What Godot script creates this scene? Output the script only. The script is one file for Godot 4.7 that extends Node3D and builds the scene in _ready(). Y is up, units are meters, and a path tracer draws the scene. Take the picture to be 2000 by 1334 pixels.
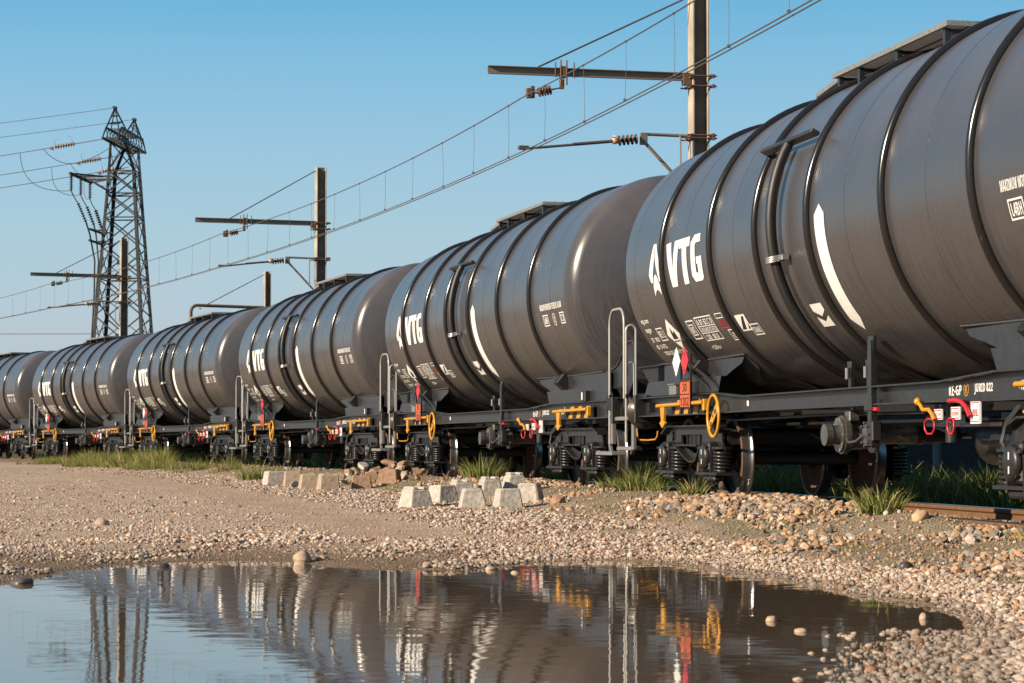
extends Node3D
# A siding with black tank wagons, an overhead line, a pylon, a gravel yard and a puddle. Rail tops lie at y = 0, the camera looks along -z.

const CX := -320.852      # centre of the track's curve (x, and distance ahead of the camera)
const CZ := -39.047
const RAD := 330.606
const PX := 3.8965        # where the nearest wagon's reference point lies
const PZ := 22.911
const TH0 := 0.18852      # its heading
const WATER := -0.235
const TR := 1.5           # tank radius and height of its axis
const TC := 2.656

var M := {}
var rng := RandomNumberGenerator.new()
var und := FastNoiseLite.new()
var fine := FastNoiseLite.new()
var sdg := PackedFloat32Array()
var shore := PackedVector2Array()

# ------------------------------------------------------------------ mesh building
class B:
	var st := SurfaceTool.new()
	func _init() -> void:
		st.begin(Mesh.PRIMITIVE_TRIANGLES)
		st.set_smooth_group(-1)
	func smooth(on := true) -> void:
		st.set_smooth_group(0 if on else -1)
	func tri(a: Vector3, b: Vector3, c: Vector3) -> void:   # counter-clockwise seen from outside
		st.add_vertex(a); st.add_vertex(c); st.add_vertex(b)
	func quad(a: Vector3, b: Vector3, c: Vector3, d: Vector3) -> void:
		tri(a, b, c); tri(a, c, d)
	func out(p: Array, c: Vector3) -> void:                # convex polygon turned away from c
		var m := Vector3.ZERO
		for v in p: m += v
		m /= p.size()
		var n: Vector3 = (p[1] - p[0]).cross(p[2] - p[0])
		var q: Array = p.duplicate()
		if n.dot(m - c) < 0: q.reverse()
		for i in range(1, q.size() - 1): tri(q[0], q[i], q[i + 1])
	func box(c: Vector3, s: Vector3, bs := Basis.IDENTITY) -> void:
		bevel(c, s, 0.0, bs)
	func bevel(c: Vector3, s: Vector3, e: float, bs := Basis.IDENTITY) -> void:
		var h := s / 2.0
		smooth(false)
		var f := func(x, y, z, k) -> Vector3:
			var p := Vector3(x * h.x, y * h.y, z * h.z)
			if k != 0: p.x -= x * e
			if k != 1: p.y -= y * e
			if k != 2: p.z -= z * e
			return c + bs * p
		for s1 in [-1, 1]:
			out([f.call(s1, -1, -1, 0), f.call(s1, 1, -1, 0), f.call(s1, 1, 1, 0), f.call(s1, -1, 1, 0)], c)
			out([f.call(-1, s1, -1, 1), f.call(1, s1, -1, 1), f.call(1, s1, 1, 1), f.call(-1, s1, 1, 1)], c)
			out([f.call(-1, -1, s1, 2), f.call(1, -1, s1, 2), f.call(1, 1, s1, 2), f.call(-1, 1, s1, 2)], c)
		if e > 0.0:
			for a in [-1, 1]:
				for b in [-1, 1]:
					out([f.call(-1, a, b, 1), f.call(1, a, b, 1), f.call(1, a, b, 2), f.call(-1, a, b, 2)], c)
					out([f.call(a, -1, b, 0), f.call(a, 1, b, 0), f.call(a, 1, b, 2), f.call(a, -1, b, 2)], c)
					out([f.call(a, b, -1, 0), f.call(a, b, 1, 0), f.call(a, b, 1, 1), f.call(a, b, -1, 1)], c)
					for k in [-1, 1]: out([f.call(a, b, k, 0), f.call(a, b, k, 1), f.call(a, b, k, 2)], c)
	func bar(p: Vector3, q: Vector3, w: float, t := -1.0, up := Vector3.UP) -> void:   # a straight rectangular bar
		var d := (q - p)
		var x := d.normalized()
		if absf(x.dot(up)) > 0.98: up = Vector3.RIGHT
		var z := x.cross(up).normalized()
		box((p + q) / 2.0, Vector3(d.length(), w, t if t > 0 else w), Basis(x, z.cross(x), z))
	func angle(p: Vector3, q: Vector3, w: float, t: float, u: Vector3, v: Vector3) -> void:  # an L section whose arms point along u and v
		var x := (q - p).normalized()
		var a := (u - x * u.dot(x)).normalized()
		var b := (v - x * v.dot(x) - a * v.dot(a)).normalized()
		var m := (p + q) / 2.0
		var l := (q - p).length()
		box(m + a * w / 2, Vector3(l, w, t), Basis(x, a, x.cross(a)))
		box(m + b * w / 2 + a * t * 0.02, Vector3(l, w, t), Basis(x, b, x.cross(b)))
	func tube(p: Array, r: float, n := 8, closed := false) -> void:
		smooth()
		var k := p.size()
		var up := Vector3.UP
		var rings := []
		for i in k:
			var a: Vector3 = p[(i - 1 + k) % k] if closed or i > 0 else p[0]
			var b: Vector3 = p[(i + 1) % k] if closed or i < k - 1 else p[k - 1]
			var t := (b - a).normalized()
			if i == 0:
				up = Vector3.UP if absf(t.y) < 0.9 else Vector3.RIGHT
			var x := up.cross(t).normalized()
			up = t.cross(x).normalized()
			var ring := []
			for j in n:
				var w := TAU * j / n
				ring.append(p[i] + (x * cos(w) + up * sin(w)) * r)
			rings.append(ring)
		for i in (k if closed else k - 1):
			var a: Array = rings[i]
			var b: Array = rings[(i + 1) % k]
			for j in n:
				var j2 := (j + 1) % n
				quad(a[j], a[j2], b[j2], b[j])
		if not closed:
			smooth(false)
			for j in range(1, n - 1):
				tri(rings[0][0], rings[0][j + 1], rings[0][j])
				tri(rings[k - 1][0], rings[k - 1][j], rings[k - 1][j + 1])
	func lathe(p: Array, T: Transform3D, n := 24, sm := true) -> void:   # p: Vector2(along local x, radius), in order of rising x
		smooth(sm)
		for i in p.size() - 1:
			for j in n:
				var w := TAU * j / n
				var v := TAU * (j + 1) / n
				var a: Vector2 = p[i]
				var b: Vector2 = p[i + 1]
				var q0 := T * Vector3(a.x, a.y * sin(w), a.y * cos(w))
				var q1 := T * Vector3(a.x, a.y * sin(v), a.y * cos(v))
				var q2 := T * Vector3(b.x, b.y * sin(v), b.y * cos(v))
				var q3 := T * Vector3(b.x, b.y * sin(w), b.y * cos(w))
				if a.y > 0.0001: tri(q0, q3, q1)
				if b.y > 0.0001: tri(q1, q3, q2)
	func prism(poly: PackedVector2Array, z0: float, z1: float, T := Transform3D.IDENTITY) -> void:
		smooth(false)
		var q := poly
		if Geometry2D.is_polygon_clockwise(q): q.reverse()
		var ix := Geometry2D.triangulate_polygon(q)
		for i in range(0, ix.size(), 3):
			var a := q[ix[i]]; var b := q[ix[i + 1]]; var c := q[ix[i + 2]]
			if (b - a).cross(c - a) < 0:
				var k := b
				b = c; c = k
			tri(T * Vector3(a.x, a.y, z1), T * Vector3(b.x, b.y, z1), T * Vector3(c.x, c.y, z1))
			tri(T * Vector3(a.x, a.y, z0), T * Vector3(c.x, c.y, z0), T * Vector3(b.x, b.y, z0))
		for i in q.size():
			var a := q[i]; var b := q[(i + 1) % q.size()]
			quad(T * Vector3(a.x, a.y, z0), T * Vector3(b.x, b.y, z0), T * Vector3(b.x, b.y, z1), T * Vector3(a.x, a.y, z1))
	func done() -> ArrayMesh:
		st.generate_normals()
		st.index()
		return st.commit()

func obj(called: String, b, mat: Material, parent: Node = self) -> MeshInstance3D:
	var o := MeshInstance3D.new()
	o.name = called
	o.mesh = b.done() if b is B else b
	o.material_override = mat
	parent.add_child(o, true)
	return o

func tag(o: Node, label: String, category: String, group := "", kind := "") -> Node:
	if label: o.set_meta("label", label)
	if category: o.set_meta("category", category)
	if group: o.set_meta("group", group)
	if kind: o.set_meta("kind", kind)
	return o

func thing(called: String, label: String, category: String, at := Vector3.ZERO, turn := 0.0, group := "") -> Node3D:
	var o := Node3D.new()
	o.name = called
	add_child(o, true)
	o.position = at
	o.rotation.y = turn
	tag(o, label, category, group)
	return o

func mat(called: String, c: Color, rough: float, metal := 0.0, spec := 0.5) -> StandardMaterial3D:
	var m := StandardMaterial3D.new()
	m.resource_name = called
	m.albedo_color = c.linear_to_srgb()
	m.roughness = rough
	m.metallic = metal
	m.metallic_specular = spec
	M[called] = m
	return m

func L(r: float, g: float, b: float) -> Color:
	return Color(r, g, b)

# ------------------------------------------------------------------ the track's frame
func trk(s: float, lat: float, y := 0.0) -> Vector3:   # s metres along the track towards the camera, lat metres from its middle to the camera's side
	var a := atan2(PZ - CZ, PX - CX) - s / RAD
	return Vector3(CX + (RAD - lat) * cos(a), y, -(CZ + (RAD - lat) * sin(a)))
func lat_of(x: float, z: float) -> float:              # z is the distance ahead
	return RAD - Vector2(x - CX, z - CZ).length()
func s_of(x: float, z: float) -> float:
	return (atan2(PZ - CZ, PX - CX) - atan2(z - CZ, x - CX)) * RAD
func turn_of(s: float) -> float:
	return TH0 - s / RAD - PI / 2

# ------------------------------------------------------------------ the ground's shape
func make_shore() -> void:
	shore = PackedVector2Array([Vector2(-9, 12.2), Vector2(-6, 13.2), Vector2(-4.2, 14.1), Vector2(-3.09, 14.63), Vector2(-3.04, 15.3), Vector2(-3.0, 16.3), Vector2(-2.74, 17.1), Vector2(-2.46, 17.35), Vector2(-2.13, 17.66), Vector2(-1.88, 17.73), Vector2(-1.63, 17.5), Vector2(-1.24, 16.77), Vector2(-0.83, 16.43), Vector2(-0.41, 16.23), Vector2(-0.14, 16.56), Vector2(0.04, 17.13), Vector2(0.3, 17.5), Vector2(0.67, 17.66), Vector2(0.93, 17.5), Vector2(1.18, 16.91), Vector2(1.51, 15.91), Vector2(1.77, 14.91), Vector2(1.91, 13.88), Vector2(2.06, 13.19), Vector2(2.22, 12.77), Vector2(2.24, 12.01), Vector2(2.18, 11.27), Vector2(2.2, 10.8), Vector2(2.1, 10.4), Vector2(1.92, 9.9), Vector2(1.75, 9.2), Vector2(1.6, 8.4), Vector2(1.4, 7.2), Vector2(0.6, 5.4), Vector2(-9, 5)])
	for iz in 190:
		for ix in 170:
			sdg.append(sd_exact(Vector2(-10.0 + ix * 0.1, 4.0 + iz * 0.1)))

func sd_exact(p: Vector2) -> float:
	var best := 1e9
	var inside := false
	var n := shore.size()
	for i in n:
		var a := shore[i]
		var b := shore[(i + 1) % n]
		var ab := b - a
		var t := clampf((p - a).dot(ab) / ab.length_squared(), 0, 1)
		best = minf(best, p.distance_squared_to(a + ab * t))
		if (a.y > p.y) != (b.y > p.y) and p.x < (b.x - a.x) * (p.y - a.y) / (b.y - a.y) + a.x:
			inside = not inside
	return -sqrt(best) if inside else sqrt(best)

func sd(x: float, z: float) -> float:    # distance to the puddle's edge, negative in the water
	var fx := (x + 10.0) * 10.0
	var fz := (z - 4.0) * 10.0
	if fx < 0 or fz < 0 or fx >= 168 or fz >= 188: return 3.0
	var ix := int(fx)
	var iz := int(fz)
	fx -= ix; fz -= iz
	var k := iz * 170 + ix
	return lerpf(lerpf(sdg[k], sdg[k + 1], fx), lerpf(sdg[k + 170], sdg[k + 171], fx), fz) + 0.07 * fine.get_noise_2d(x * 2.0, z * 2.0)

func ground(x: float, z: float) -> float:
	var l := lat_of(x, z)
	var n := und.get_noise_2d(x, z)
	var h := -0.17
	if l < 12.0 and l > -12.0:
		var s := s_of(x, z)
		var near := smoothstep(3.2, 5.0, s)
		var crest := lerpf(0.065 + 0.05 * und.get_noise_2d(s * 1.5, 50.0), -0.012, near)
		if s < -45: crest = lerpf(crest, -0.03, clampf((-45 - s) / 15.0, 0, 1))
		var bed := -0.125
		if l < -1.7: h = lerpf(-0.125, -0.14, smoothstep(-1.7, -3.0, l))
		elif l < 0.85: h = bed
		elif l < 1.75: h = lerpf(bed + 0.05, crest, smoothstep(0.8, 1.35, l))
		elif l < 3.2: h = lerpf(crest, -0.085, smoothstep(1.75, 3.2, l))
		elif l < 5.0: h = lerpf(-0.085, -0.145, smoothstep(3.2, 5.0, l))
		else: h = lerpf(-0.145, -0.17, smoothstep(5.0, 9.0, l))
		if absf(l) > 0.9 : h += 0.018 * n
	else:
		h += 0.03 * n
	var d := sd(x, z)
	if d < 2.9:
		var e := WATER + 0.006 + 0.055 * d + 0.012 * n if d > 0 else WATER + 0.006 + maxf(0.12 * d, -0.12)
		h = minf(h, e) if d < 2.2 else lerpf(minf(h, e), h, (d - 2.2) / 0.7)
	return h + 0.006 * fine.get_noise_2d(x * 3.0, z * 3.0)

func ground_colour(x: float, z: float) -> Color:
	var l := lat_of(x, z)
	var d := sd(x, z)
	var n := und.get_noise_2d(x * 0.7, z * 0.7)
	var n2 := fine.get_noise_2d(x * 1.3, z * 0.8)
	var c := L(0.64, 0.50, 0.405).lerp(L(0.54, 0.405, 0.31), clampf(0.5 + n, 0, 1))     # pale trodden gravel and bare earth
	var track := smoothstep(0.9, 0.0, absf(l - 5.2 - 0.5 * n))
	c = c.lerp(L(0.56, 0.395, 0.27), 0.75 * track)                                      # the wheel track of bare sandy earth
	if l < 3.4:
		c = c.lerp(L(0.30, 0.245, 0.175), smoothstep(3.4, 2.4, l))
	var moss := smoothstep(1.3, 0.2, absf(l - 3.0)) * smoothstep(-0.05, 0.3, und.get_noise_2d(x * 2.3 + 40, z * 1.2))
	c = c.lerp(L(0.22, 0.21, 0.09), 0.6 * moss)
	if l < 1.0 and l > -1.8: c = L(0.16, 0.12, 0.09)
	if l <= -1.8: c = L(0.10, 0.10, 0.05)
	var patch := clampf(0.55 + 1.1 * n2 + 0.6 * n, 0.0, 1.0)
	if l > 3.0: c = c.lerp(L(0.40, 0.295, 0.21), 0.5 * (1.0 - patch))
	if d < 2.0:
		var left := smoothstep(0.2, -0.8, x)
		c = c.lerp(L(0.20, 0.135, 0.08), smoothstep(lerpf(0.45, 1.7, left), 0.05, d + 0.5 * n) * lerpf(0.6, 0.9, left))  # damp mud
	return c

func axis(lo: float, hi: float, step: float, far: float, k: float) -> Array:
	var a := []
	var x := lo
	while x <= hi + 1e-4:
		a.append(x); x += step
	var w := step
	x = a.back()
	while x < far:
		w *= k; x += w; a.append(x)
	w = step
	x = lo
	while x > -far:
		w *= k; x -= w; a.push_front(x)
	return a

func make_ground() -> void:
	var xs := axis(-9.0, 6.5, 0.1, 700.0, 1.16)
	var zs := axis(8.0, 33.0, 0.1, 900.0, 1.05)
	var v := PackedVector3Array()
	var c := PackedColorArray()
	var ix := PackedInt32Array()
	var nx := xs.size()
	for z in zs:
		for x in xs:
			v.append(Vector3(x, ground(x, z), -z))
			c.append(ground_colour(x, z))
	for j in zs.size() - 1:
		for i in nx - 1:
			var k := j * nx + i
			ix.append_array([k, k + nx, k + 1, k + 1, k + nx, k + nx + 1])
	var st := SurfaceTool.new()
	var a := []
	a.resize(Mesh.ARRAY_MAX)
	a[Mesh.ARRAY_VERTEX] = v
	a[Mesh.ARRAY_COLOR] = c
	a[Mesh.ARRAY_INDEX] = ix
	var m := ArrayMesh.new()
	m.add_surface_from_arrays(Mesh.PRIMITIVE_TRIANGLES, a)
	st.create_from(m, 0)
	st.generate_normals()
	var o := obj("ground", st.commit(), M.ground)
	tag(o, "pale gravel yard with bare earth tracks and mud round the puddle", "ground", "", "structure")

# ------------------------------------------------------------------ lettering
func letters(text: String, weight := 700, face := "Droid Sans") -> Array:   # triangles of a text, one unit tall capitals, starting at x = 0: [points, width]
	var f := SystemFont.new()
	f.font_names = PackedStringArray([face])
	f.font_weight = weight
	var t := TextMesh.new()
	t.text = text
	t.font = f
	t.font_size = 64
	t.pixel_size = 1.0 / 46.0
	t.depth = 0.0
	t.curve_step = 2.0
	var a := t.get_mesh_arrays()
	var v: PackedVector3Array = a[Mesh.ARRAY_VERTEX]
	var ix = a[Mesh.ARRAY_INDEX]
	var p := []
	var lo := Vector2(1e9, 1e9)
	var hi := -lo
	if ix == null or ix.size() == 0: ix = range(v.size())
	for i in ix:
		var q := Vector2(v[i].x, v[i].y)
		lo = lo.min(q); hi = hi.max(q)
		p.append(q)
	for i in p.size(): p[i] = (p[i] - lo)
	var h := maxf(hi.y - lo.y, 0.001)
	for i in p.size(): p[i] = p[i] / h
	return [p, (hi.x - lo.x) / h]

func put_text(b: B, text: String, x: float, y: float, w: float, h: float, f: Callable, weight := 700) -> void:  # fills the rectangle w by h from (x, y)
	var t := letters(text, weight)
	var pts: Array = t[0]
	for i in range(0, pts.size() - 2, 3):
		var q := []
		for k in 3:
			q.append(Vector2(x + pts[i + k].x / t[1] * w, y + pts[i + k].y * h))
		flat_tri(b, q[0], q[1], q[2], f)

func flat_tri(b: B, p: Vector2, q: Vector2, r: Vector2, f: Callable) -> void:   # laid onto a surface by f, cut up where it is tall
	var e := 0.09
	var a := absf(p.y - q.y); var c := absf(q.y - r.y); var d := absf(r.y - p.y)
	var m := maxf(a, maxf(c, d))
	if m > e:
		if m == a:
			flat_tri(b, p, (p + q) / 2, r, f); flat_tri(b, (p + q) / 2, q, r, f)
		elif m == c:
			flat_tri(b, q, (q + r) / 2, p, f); flat_tri(b, (q + r) / 2, r, p, f)
		else:
			flat_tri(b, r, (r + p) / 2, q, f); flat_tri(b, (r + p) / 2, p, q, f)
		return
	if (q - p).cross(r - p) < 0: b.tri(f.call(p), f.call(r), f.call(q))
	else: b.tri(f.call(p), f.call(q), f.call(r))

func put_poly(b: B, poly: Array, f: Callable) -> void:
	var q := PackedVector2Array(poly)
	var ix := Geometry2D.triangulate_polygon(q)
	for i in range(0, ix.size(), 3): flat_tri(b, q[ix[i]], q[ix[i + 1]], q[ix[i + 2]], f)

func put_frame(b: B, x: float, y: float, w: float, h: float, t: float, f: Callable) -> void:
	for r in [[x, y, w, t], [x, y + h - t, w, t], [x, y + t, t, h - 2 * t], [x + w - t, y + t, t, h - 2 * t]]:
		put_poly(b, [Vector2(r[0], r[1]), Vector2(r[0] + r[2], r[1]), Vector2(r[0] + r[2], r[1] + r[3]), Vector2(r[0], r[1] + r[3])], f)

func put_ring(b: B, c: Vector2, rx: float, ry: float, t: float, f: Callable, n := 20) -> void:
	for i in n:
		var a := TAU * i / n
		var d := TAU * (i + 1) / n
		var p := [c + Vector2(rx * cos(a), ry * sin(a)), c + Vector2(rx * cos(d), ry * sin(d)), c + Vector2((rx - t) * cos(d), (ry - t) * sin(d)), c + Vector2((rx - t) * cos(a), (ry - t) * sin(a))]
		flat_tri(b, p[0], p[1], p[2], f); flat_tri(b, p[0], p[2], p[3], f)

func on_tank(p: Vector2) -> Vector3:          # x along the wagon, y the arc above the tank's middle
	return Vector3(p.x, TC + (TR + 0.004) * sin(p.y / TR), (TR + 0.004) * cos(p.y / TR))

# ------------------------------------------------------------------ the tank wagon (x along it, z towards the camera's side)
func pol(a: Array) -> PackedVector2Array:
	var p := PackedVector2Array()
	for i in range(0, a.size(), 2): p.append(Vector2(a[i], a[i + 1]))
	return p

func arc(c: Vector3, u: Vector3, v: Vector3, r: float, a0: float, a1: float, n: int) -> Array:
	var p := []
	for i in n + 1:
		var a := deg_to_rad(lerpf(a0, a1, float(i) / n))
		p.append(c + (u * cos(a) + v * sin(a)) * r)
	return p

func on_ring(x: float, r: float, deg: float) -> Vector3:
	return Vector3(x, TC + r * sin(deg_to_rad(deg)), r * cos(deg_to_rad(deg)))

func make_tank() -> ArrayMesh:
	var pr := []
	var hd := []       # a dished end: crown radius 2.8, knuckle radius 0.3
	for i in 11:
		var t := deg_to_rad(90.0 - 61.3 * i / 10.0)
		hd.append(Vector2(6.3 + 0.3 * cos(t), 1.2 + 0.3 * sin(t)))
	for i in range(1, 11):
		var t := asin(1.2 / 2.5) * (1.0 - i / 10.0)
		hd.append(Vector2(6.3 - 2.193 + 2.8 * cos(t), 2.8 * sin(t)))
	for i in range(hd.size() - 1, -1, -1): pr.append(Vector2(-hd[i].x, hd[i].y))
	for i in range(1, 13): pr.append(Vector2(-6.3 + 12.6 * i / 13.0, TR))
	pr.append_array(hd)
	pr[0].y = 0.0
	pr[-1].y = 0.0
	var st := SurfaceTool.new()
	st.begin(Mesh.PRIMITIVE_TRIANGLES)
	var n := 112
	for k in pr.size():
		var a: Vector2 = pr[maxi(k - 1, 0)]
		var b: Vector2 = pr[mini(k + 1, pr.size() - 1)]
		var t := (b - a).normalized()
		for j in n + 1:
			var w := TAU * j / n
			st.set_normal(Vector3(-t.y, t.x * sin(w), t.x * cos(w)).normalized())
			st.set_uv(Vector2(pr[k].x / 4.2, w * TR / 4.712))
			st.add_vertex(Vector3(pr[k].x, TC + pr[k].y * sin(w), pr[k].y * cos(w)))
	for k in pr.size() - 1:
		for j in n:
			var q := k * (n + 1) + j
			for i in [q, q + 1, q + n + 1, q + 1, q + n + 2, q + n + 1]: st.add_index(i)
	return st.commit()

func make_wagon() -> Node3D:
	var w := thing("tank_wagon", "", "tank wagon", Vector3.ZERO, 0.0, "black tank wagons coupled in one train")
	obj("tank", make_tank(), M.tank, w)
	for x in [-4.59, -2.63, -1.01, 0.61, 2.59, 4.52]:
		var b := B.new()
		var p := []
		for i in 96: p.append(on_ring(x, TR + 0.012, 360.0 * i / 96))
		b.tube(p, 0.042, 10, true)
		obj("stiffening_ring", b, M.ring, w)
	for x in [-5.9, -3.62, -1.82, 1.6, 3.55, 5.62]:
		var b := B.new()
		var p := []
		for i in 96: p.append(on_ring(x, TR - 0.0055, 360.0 * i / 96))
		b.tube(p, 0.008, 6, true)
		obj("weld_seam", b, M.seam, w)
	# the overflow pipe that runs down the side, its top bracket and clamp
	var b := B.new()
	var p := []
	for i in 30: p.append(on_ring(-0.2 , TR + 0.10, 27.0 - 104.0 * i / 29))
	b.tube(p, 0.051, 12)
	var pipe := obj("drain_pipe", b, M.black, w)
	b = B.new()
	b.bevel(on_ring(-0.2, TR + 0.10, 27.5), Vector3(1.58, 0.045, 0.085), 0.008, Basis(Vector3.RIGHT, deg_to_rad(-27.5)))
	obj("pipe_bracket", b, M.frame, pipe)
	b = B.new()
	p = []
	for i in 20: p.append(on_ring(-0.2, TR + 0.10, -12.5) + Vector3(cos(TAU * i / 20), 0, 0) * 0.07 + Vector3(0, sin(deg_to_rad(-12.5)), cos(deg_to_rad(-12.5))) * 0.07 * sin(TAU * i / 20))
	for dv in [-0.02, 0.0, 0.02]: 
		var q := []
		for v in p: q.append(v + Vector3(0, dv, 0))
		b.tube(q, 0.016, 6, true)
	b.box(on_ring(-0.08, TR + 0.05, -12.5), Vector3(0.14, 0.05, 0.06))
	obj("pipe_clamp", b, M.steel, pipe)
	b = B.new()
	for i in 30: pass
	p = []
	for i in 24: p.append(on_ring(-0.42, TR + 0.015, 20.0 - 80.0 * i / 23))
	b.tube(p, 0.018, 6)
	obj("cable_duct", b, M.black, w)
	# walkway on the crown
	b = B.new()
	for z in [-0.57, 0.57]:
		b.box(Vector3(0.1, 4.222, z), Vector3(3.1, 0.045, 0.025))
	for x in [-1.44, 1.64]: b.box(Vector3(x, 4.222, 0), Vector3(0.025, 0.045, 1.114))
	b.box(Vector3(0.1, 4.217, 0), Vector3(3.04, 0.05, 0.03))
	var wk := obj("walkway", b, M.zinc, w)
	b = B.new()
	for i in 54: b.box(Vector3(-1.38 + 2.96 * i / 53.0, 4.233, 0), Vector3(0.03, 0.028, 1.1))
	for sz in [-0.38, -0.26, -0.13, 0.13, 0.26, 0.38]: b.box(Vector3(0.1, 4.25, sz), Vector3(3.02, 0.012, 0.012))
	tag(obj("walkway_grating", b, M.zinc, wk), "", "", "", "stuff")
	b = B.new()
	var tilt := Basis(Vector3(0, 0, 1), deg_to_rad(5))
	for z in [-0.46, 0.46]: b.box(Vector3(-1.88, 4.19, z), Vector3(0.85, 0.045, 0.03), tilt)
	for i in 12: b.box(Vector3(-1.88, 4.19, 0) + tilt * Vector3(-0.41 + 0.073 * i, 0, 0), Vector3(0.03, 0.03, 0.89), tilt)
	obj("walkway_flap", b, M.zinc, wk)
	for x in [-1.35, -0.75, 0.3, 1.5]:
		b = B.new()
		for z in [-0.5, 0.5]:
			b.box(Vector3(x, 4.105, z * 1.05), Vector3(0.06, 0.19, 0.05))
		b.box(Vector3(x, 4.178, 0), Vector3(0.05, 0.03, 1.0))
		obj("walkway_support", b, M.frame, wk)
	b = B.new()
	b.lathe([Vector2(-0.1, 0.0), Vector2(-0.1, 0.26), Vector2(0.10, 0.26), Vector2(0.10, 0.3), Vector2(0.13, 0.3), Vector2(0.15, 0.0)], Transform3D(Basis(Vector3(0, 1, 0), Vector3(1, 0, 0), Vector3(0, 0, -1)), Vector3(-0.6, 4.15, 0)), 24, false)
	obj("manhole_cover", b, M.frame, w)
	make_markings(w)
	make_frame(w)
	for x in [-5.2, 5.2]: make_bogie(w, x)
	return w

func make_markings(w: Node3D) -> void:
	var f := on_tank
	var em := func(q: Vector2) -> Vector3: return on_tank(Vector2(-5.24 + 0.56 * q.x, -0.40 + 0.58 * q.y))
	var b := B.new()
	for pl in [[0.0, 0.42, 0.40, 1.0, 0.49, 1.0, 0.475, 0.74, 0.40, 0.56, 0.24, 0.26, 0.12, 0.27], [1.0, 0.42, 0.88, 0.27, 0.76, 0.26, 0.60, 0.56, 0.525, 0.74, 0.53, 1.0, 0.60, 1.0], [0.5, 0.42, 0.36, 0.35, 0.26, 0.20, 0.24, 0.0, 0.38, 0.09, 0.5, 0.12, 0.62, 0.09, 0.76, 0.0, 0.74, 0.20, 0.64, 0.35]]:
		put_poly(b, pol(pl), em)
	obj("emblem", b, M.white, w)
	var vt := func(q: Vector2) -> Vector3: return on_tank(Vector2(-4.43 + 1.43 * q.x, -0.35 + 0.49 * q.y))
	b = B.new()
	for pl in [[0.0, 0.98, 0.14, 1.0, 0.18, 0.40, 0.25, 1.0, 0.38, 1.0, 0.25, 0.0, 0.10, 0.0], [0.37, 1.0, 0.69, 1.0, 0.68, 0.80, 0.595, 0.80, 0.585, 0.0, 0.455, 0.0, 0.465, 0.80, 0.375, 0.80],
			[0.98, 1.0, 0.82, 1.0, 0.72, 0.86, 0.70, 0.14, 0.77, 0.0, 0.96, 0.0, 1.0, 0.06, 1.0, 0.52, 0.855, 0.52, 0.855, 0.37, 0.885, 0.37, 0.885, 0.19, 0.85, 0.17, 0.825, 0.21, 0.83, 0.78, 0.86, 0.83, 0.98, 0.83]]:
		put_poly(b, pol(pl), vt)
	obj("lettering", b, M.white, w)
	b = B.new()      # white band with pointed ends
	var band := []
	for i in 13: band.append(Vector2(0.79 + 0.013 * sin(i), lerpf(-1.03, -0.03, i / 12.0)))
	put_poly(b, [Vector2(0.79, -0.03), Vector2(0.79, -1.02), Vector2(0.95, -1.15), Vector2(1.06, -1.02), Vector2(1.06, -0.03), Vector2(0.925, 0.06)], f)
	obj("white_band", b, M.white, w)
	b = B.new()      # arrow mark
	put_poly(b, [Vector2(-0.02, -0.81), Vector2(0.30, -0.81), Vector2(0.30, -0.885), Vector2(0.14, -0.945), Vector2(-0.02, -0.885)], f)
	put_poly(b, [Vector2(-0.02, -1.06), Vector2(0.30, -1.06), Vector2(0.30, -0.945), Vector2(0.14, -1.005), Vector2(-0.02, -0.945)], f)
	obj("arrow_mark", b, M.white, w)
	b = B.new()      # diamond warning mark with its flame
	put_poly(b, [Vector2(-5.32, -0.87), Vector2(-5.06, -0.67), Vector2(-4.80, -0.87), Vector2(-5.06, -1.07)], f)
	var dm := obj("hazard_diamond", b, M.white, w)
	b = B.new()
	var g := func(q: Vector2) -> Vector3: return Vector3(q.x, TC + (TR + 0.006) * sin(q.y / TR), (TR + 0.006) * cos(q.y / TR))
	put_poly(b, [Vector2(-5.16, -0.93), Vector2(-5.12, -0.84), Vector2(-5.06, -0.78), Vector2(-5.04, -0.86), Vector2(-4.97, -0.82), Vector2(-4.96, -0.93)], g)
	put_poly(b, [Vector2(-5.18, -0.965), Vector2(-4.94, -0.965), Vector2(-4.94, -0.95), Vector2(-5.18, -0.95)], g)
	obj("flame", b, M.black, dm)
	b = B.new()      # small lettering near the end
	put_text(b, "vtg.com", -6.16, -0.70, 0.34, 0.07, f)
	put_text(b, "wagon", -6.14, -0.82, 0.26, 0.07, f)
	put_text(b, "37  RIV", -6.12, -0.93, 0.36, 0.06, f)
	put_text(b, "80  D-VTG", -6.10, -1.03, 0.44, 0.06, f)
	put_text(b, "7838 025-7", -5.98, -1.13, 0.50, 0.06, f)
	put_text(b, "Zacns", -5.66, -1.24, 0.2, 0.05, f)
	put_frame(b, -5.68, -0.93, 0.28, 0.17, 0.014, f)
	put_text(b, "RE L", -5.64, -0.89, 0.20, 0.09, f)
	put_text(b, "L4BH 88 000 l", -5.52, -1.12, 0.5, 0.055, f)
	obj("small_lettering", b, M.white, w)
	b = B.new()      # load table
	put_frame(b, -4.32, -0.98, 0.30, 0.24, 0.016, f)
	put_frame(b, -4.27, -0.93, 0.17, 0.14, 0.014, f)
	put_text(b, "MC", -4.24, -0.90, 0.11, 0.08, f)
	put_frame(b, -3.94, -1.02, 0.66, 0.30, 0.014, f)
	put_text(b, "A B1 B2 C D", -3.90, -0.82, 0.58, 0.07, f)
	put_text(b, "S 41.0 49.0 57.0 67.0", -3.92, -0.91, 0.62, 0.06, f)
	put_text(b, "120  00.0", -3.86, -1.0, 0.46, 0.06, f)
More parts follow.
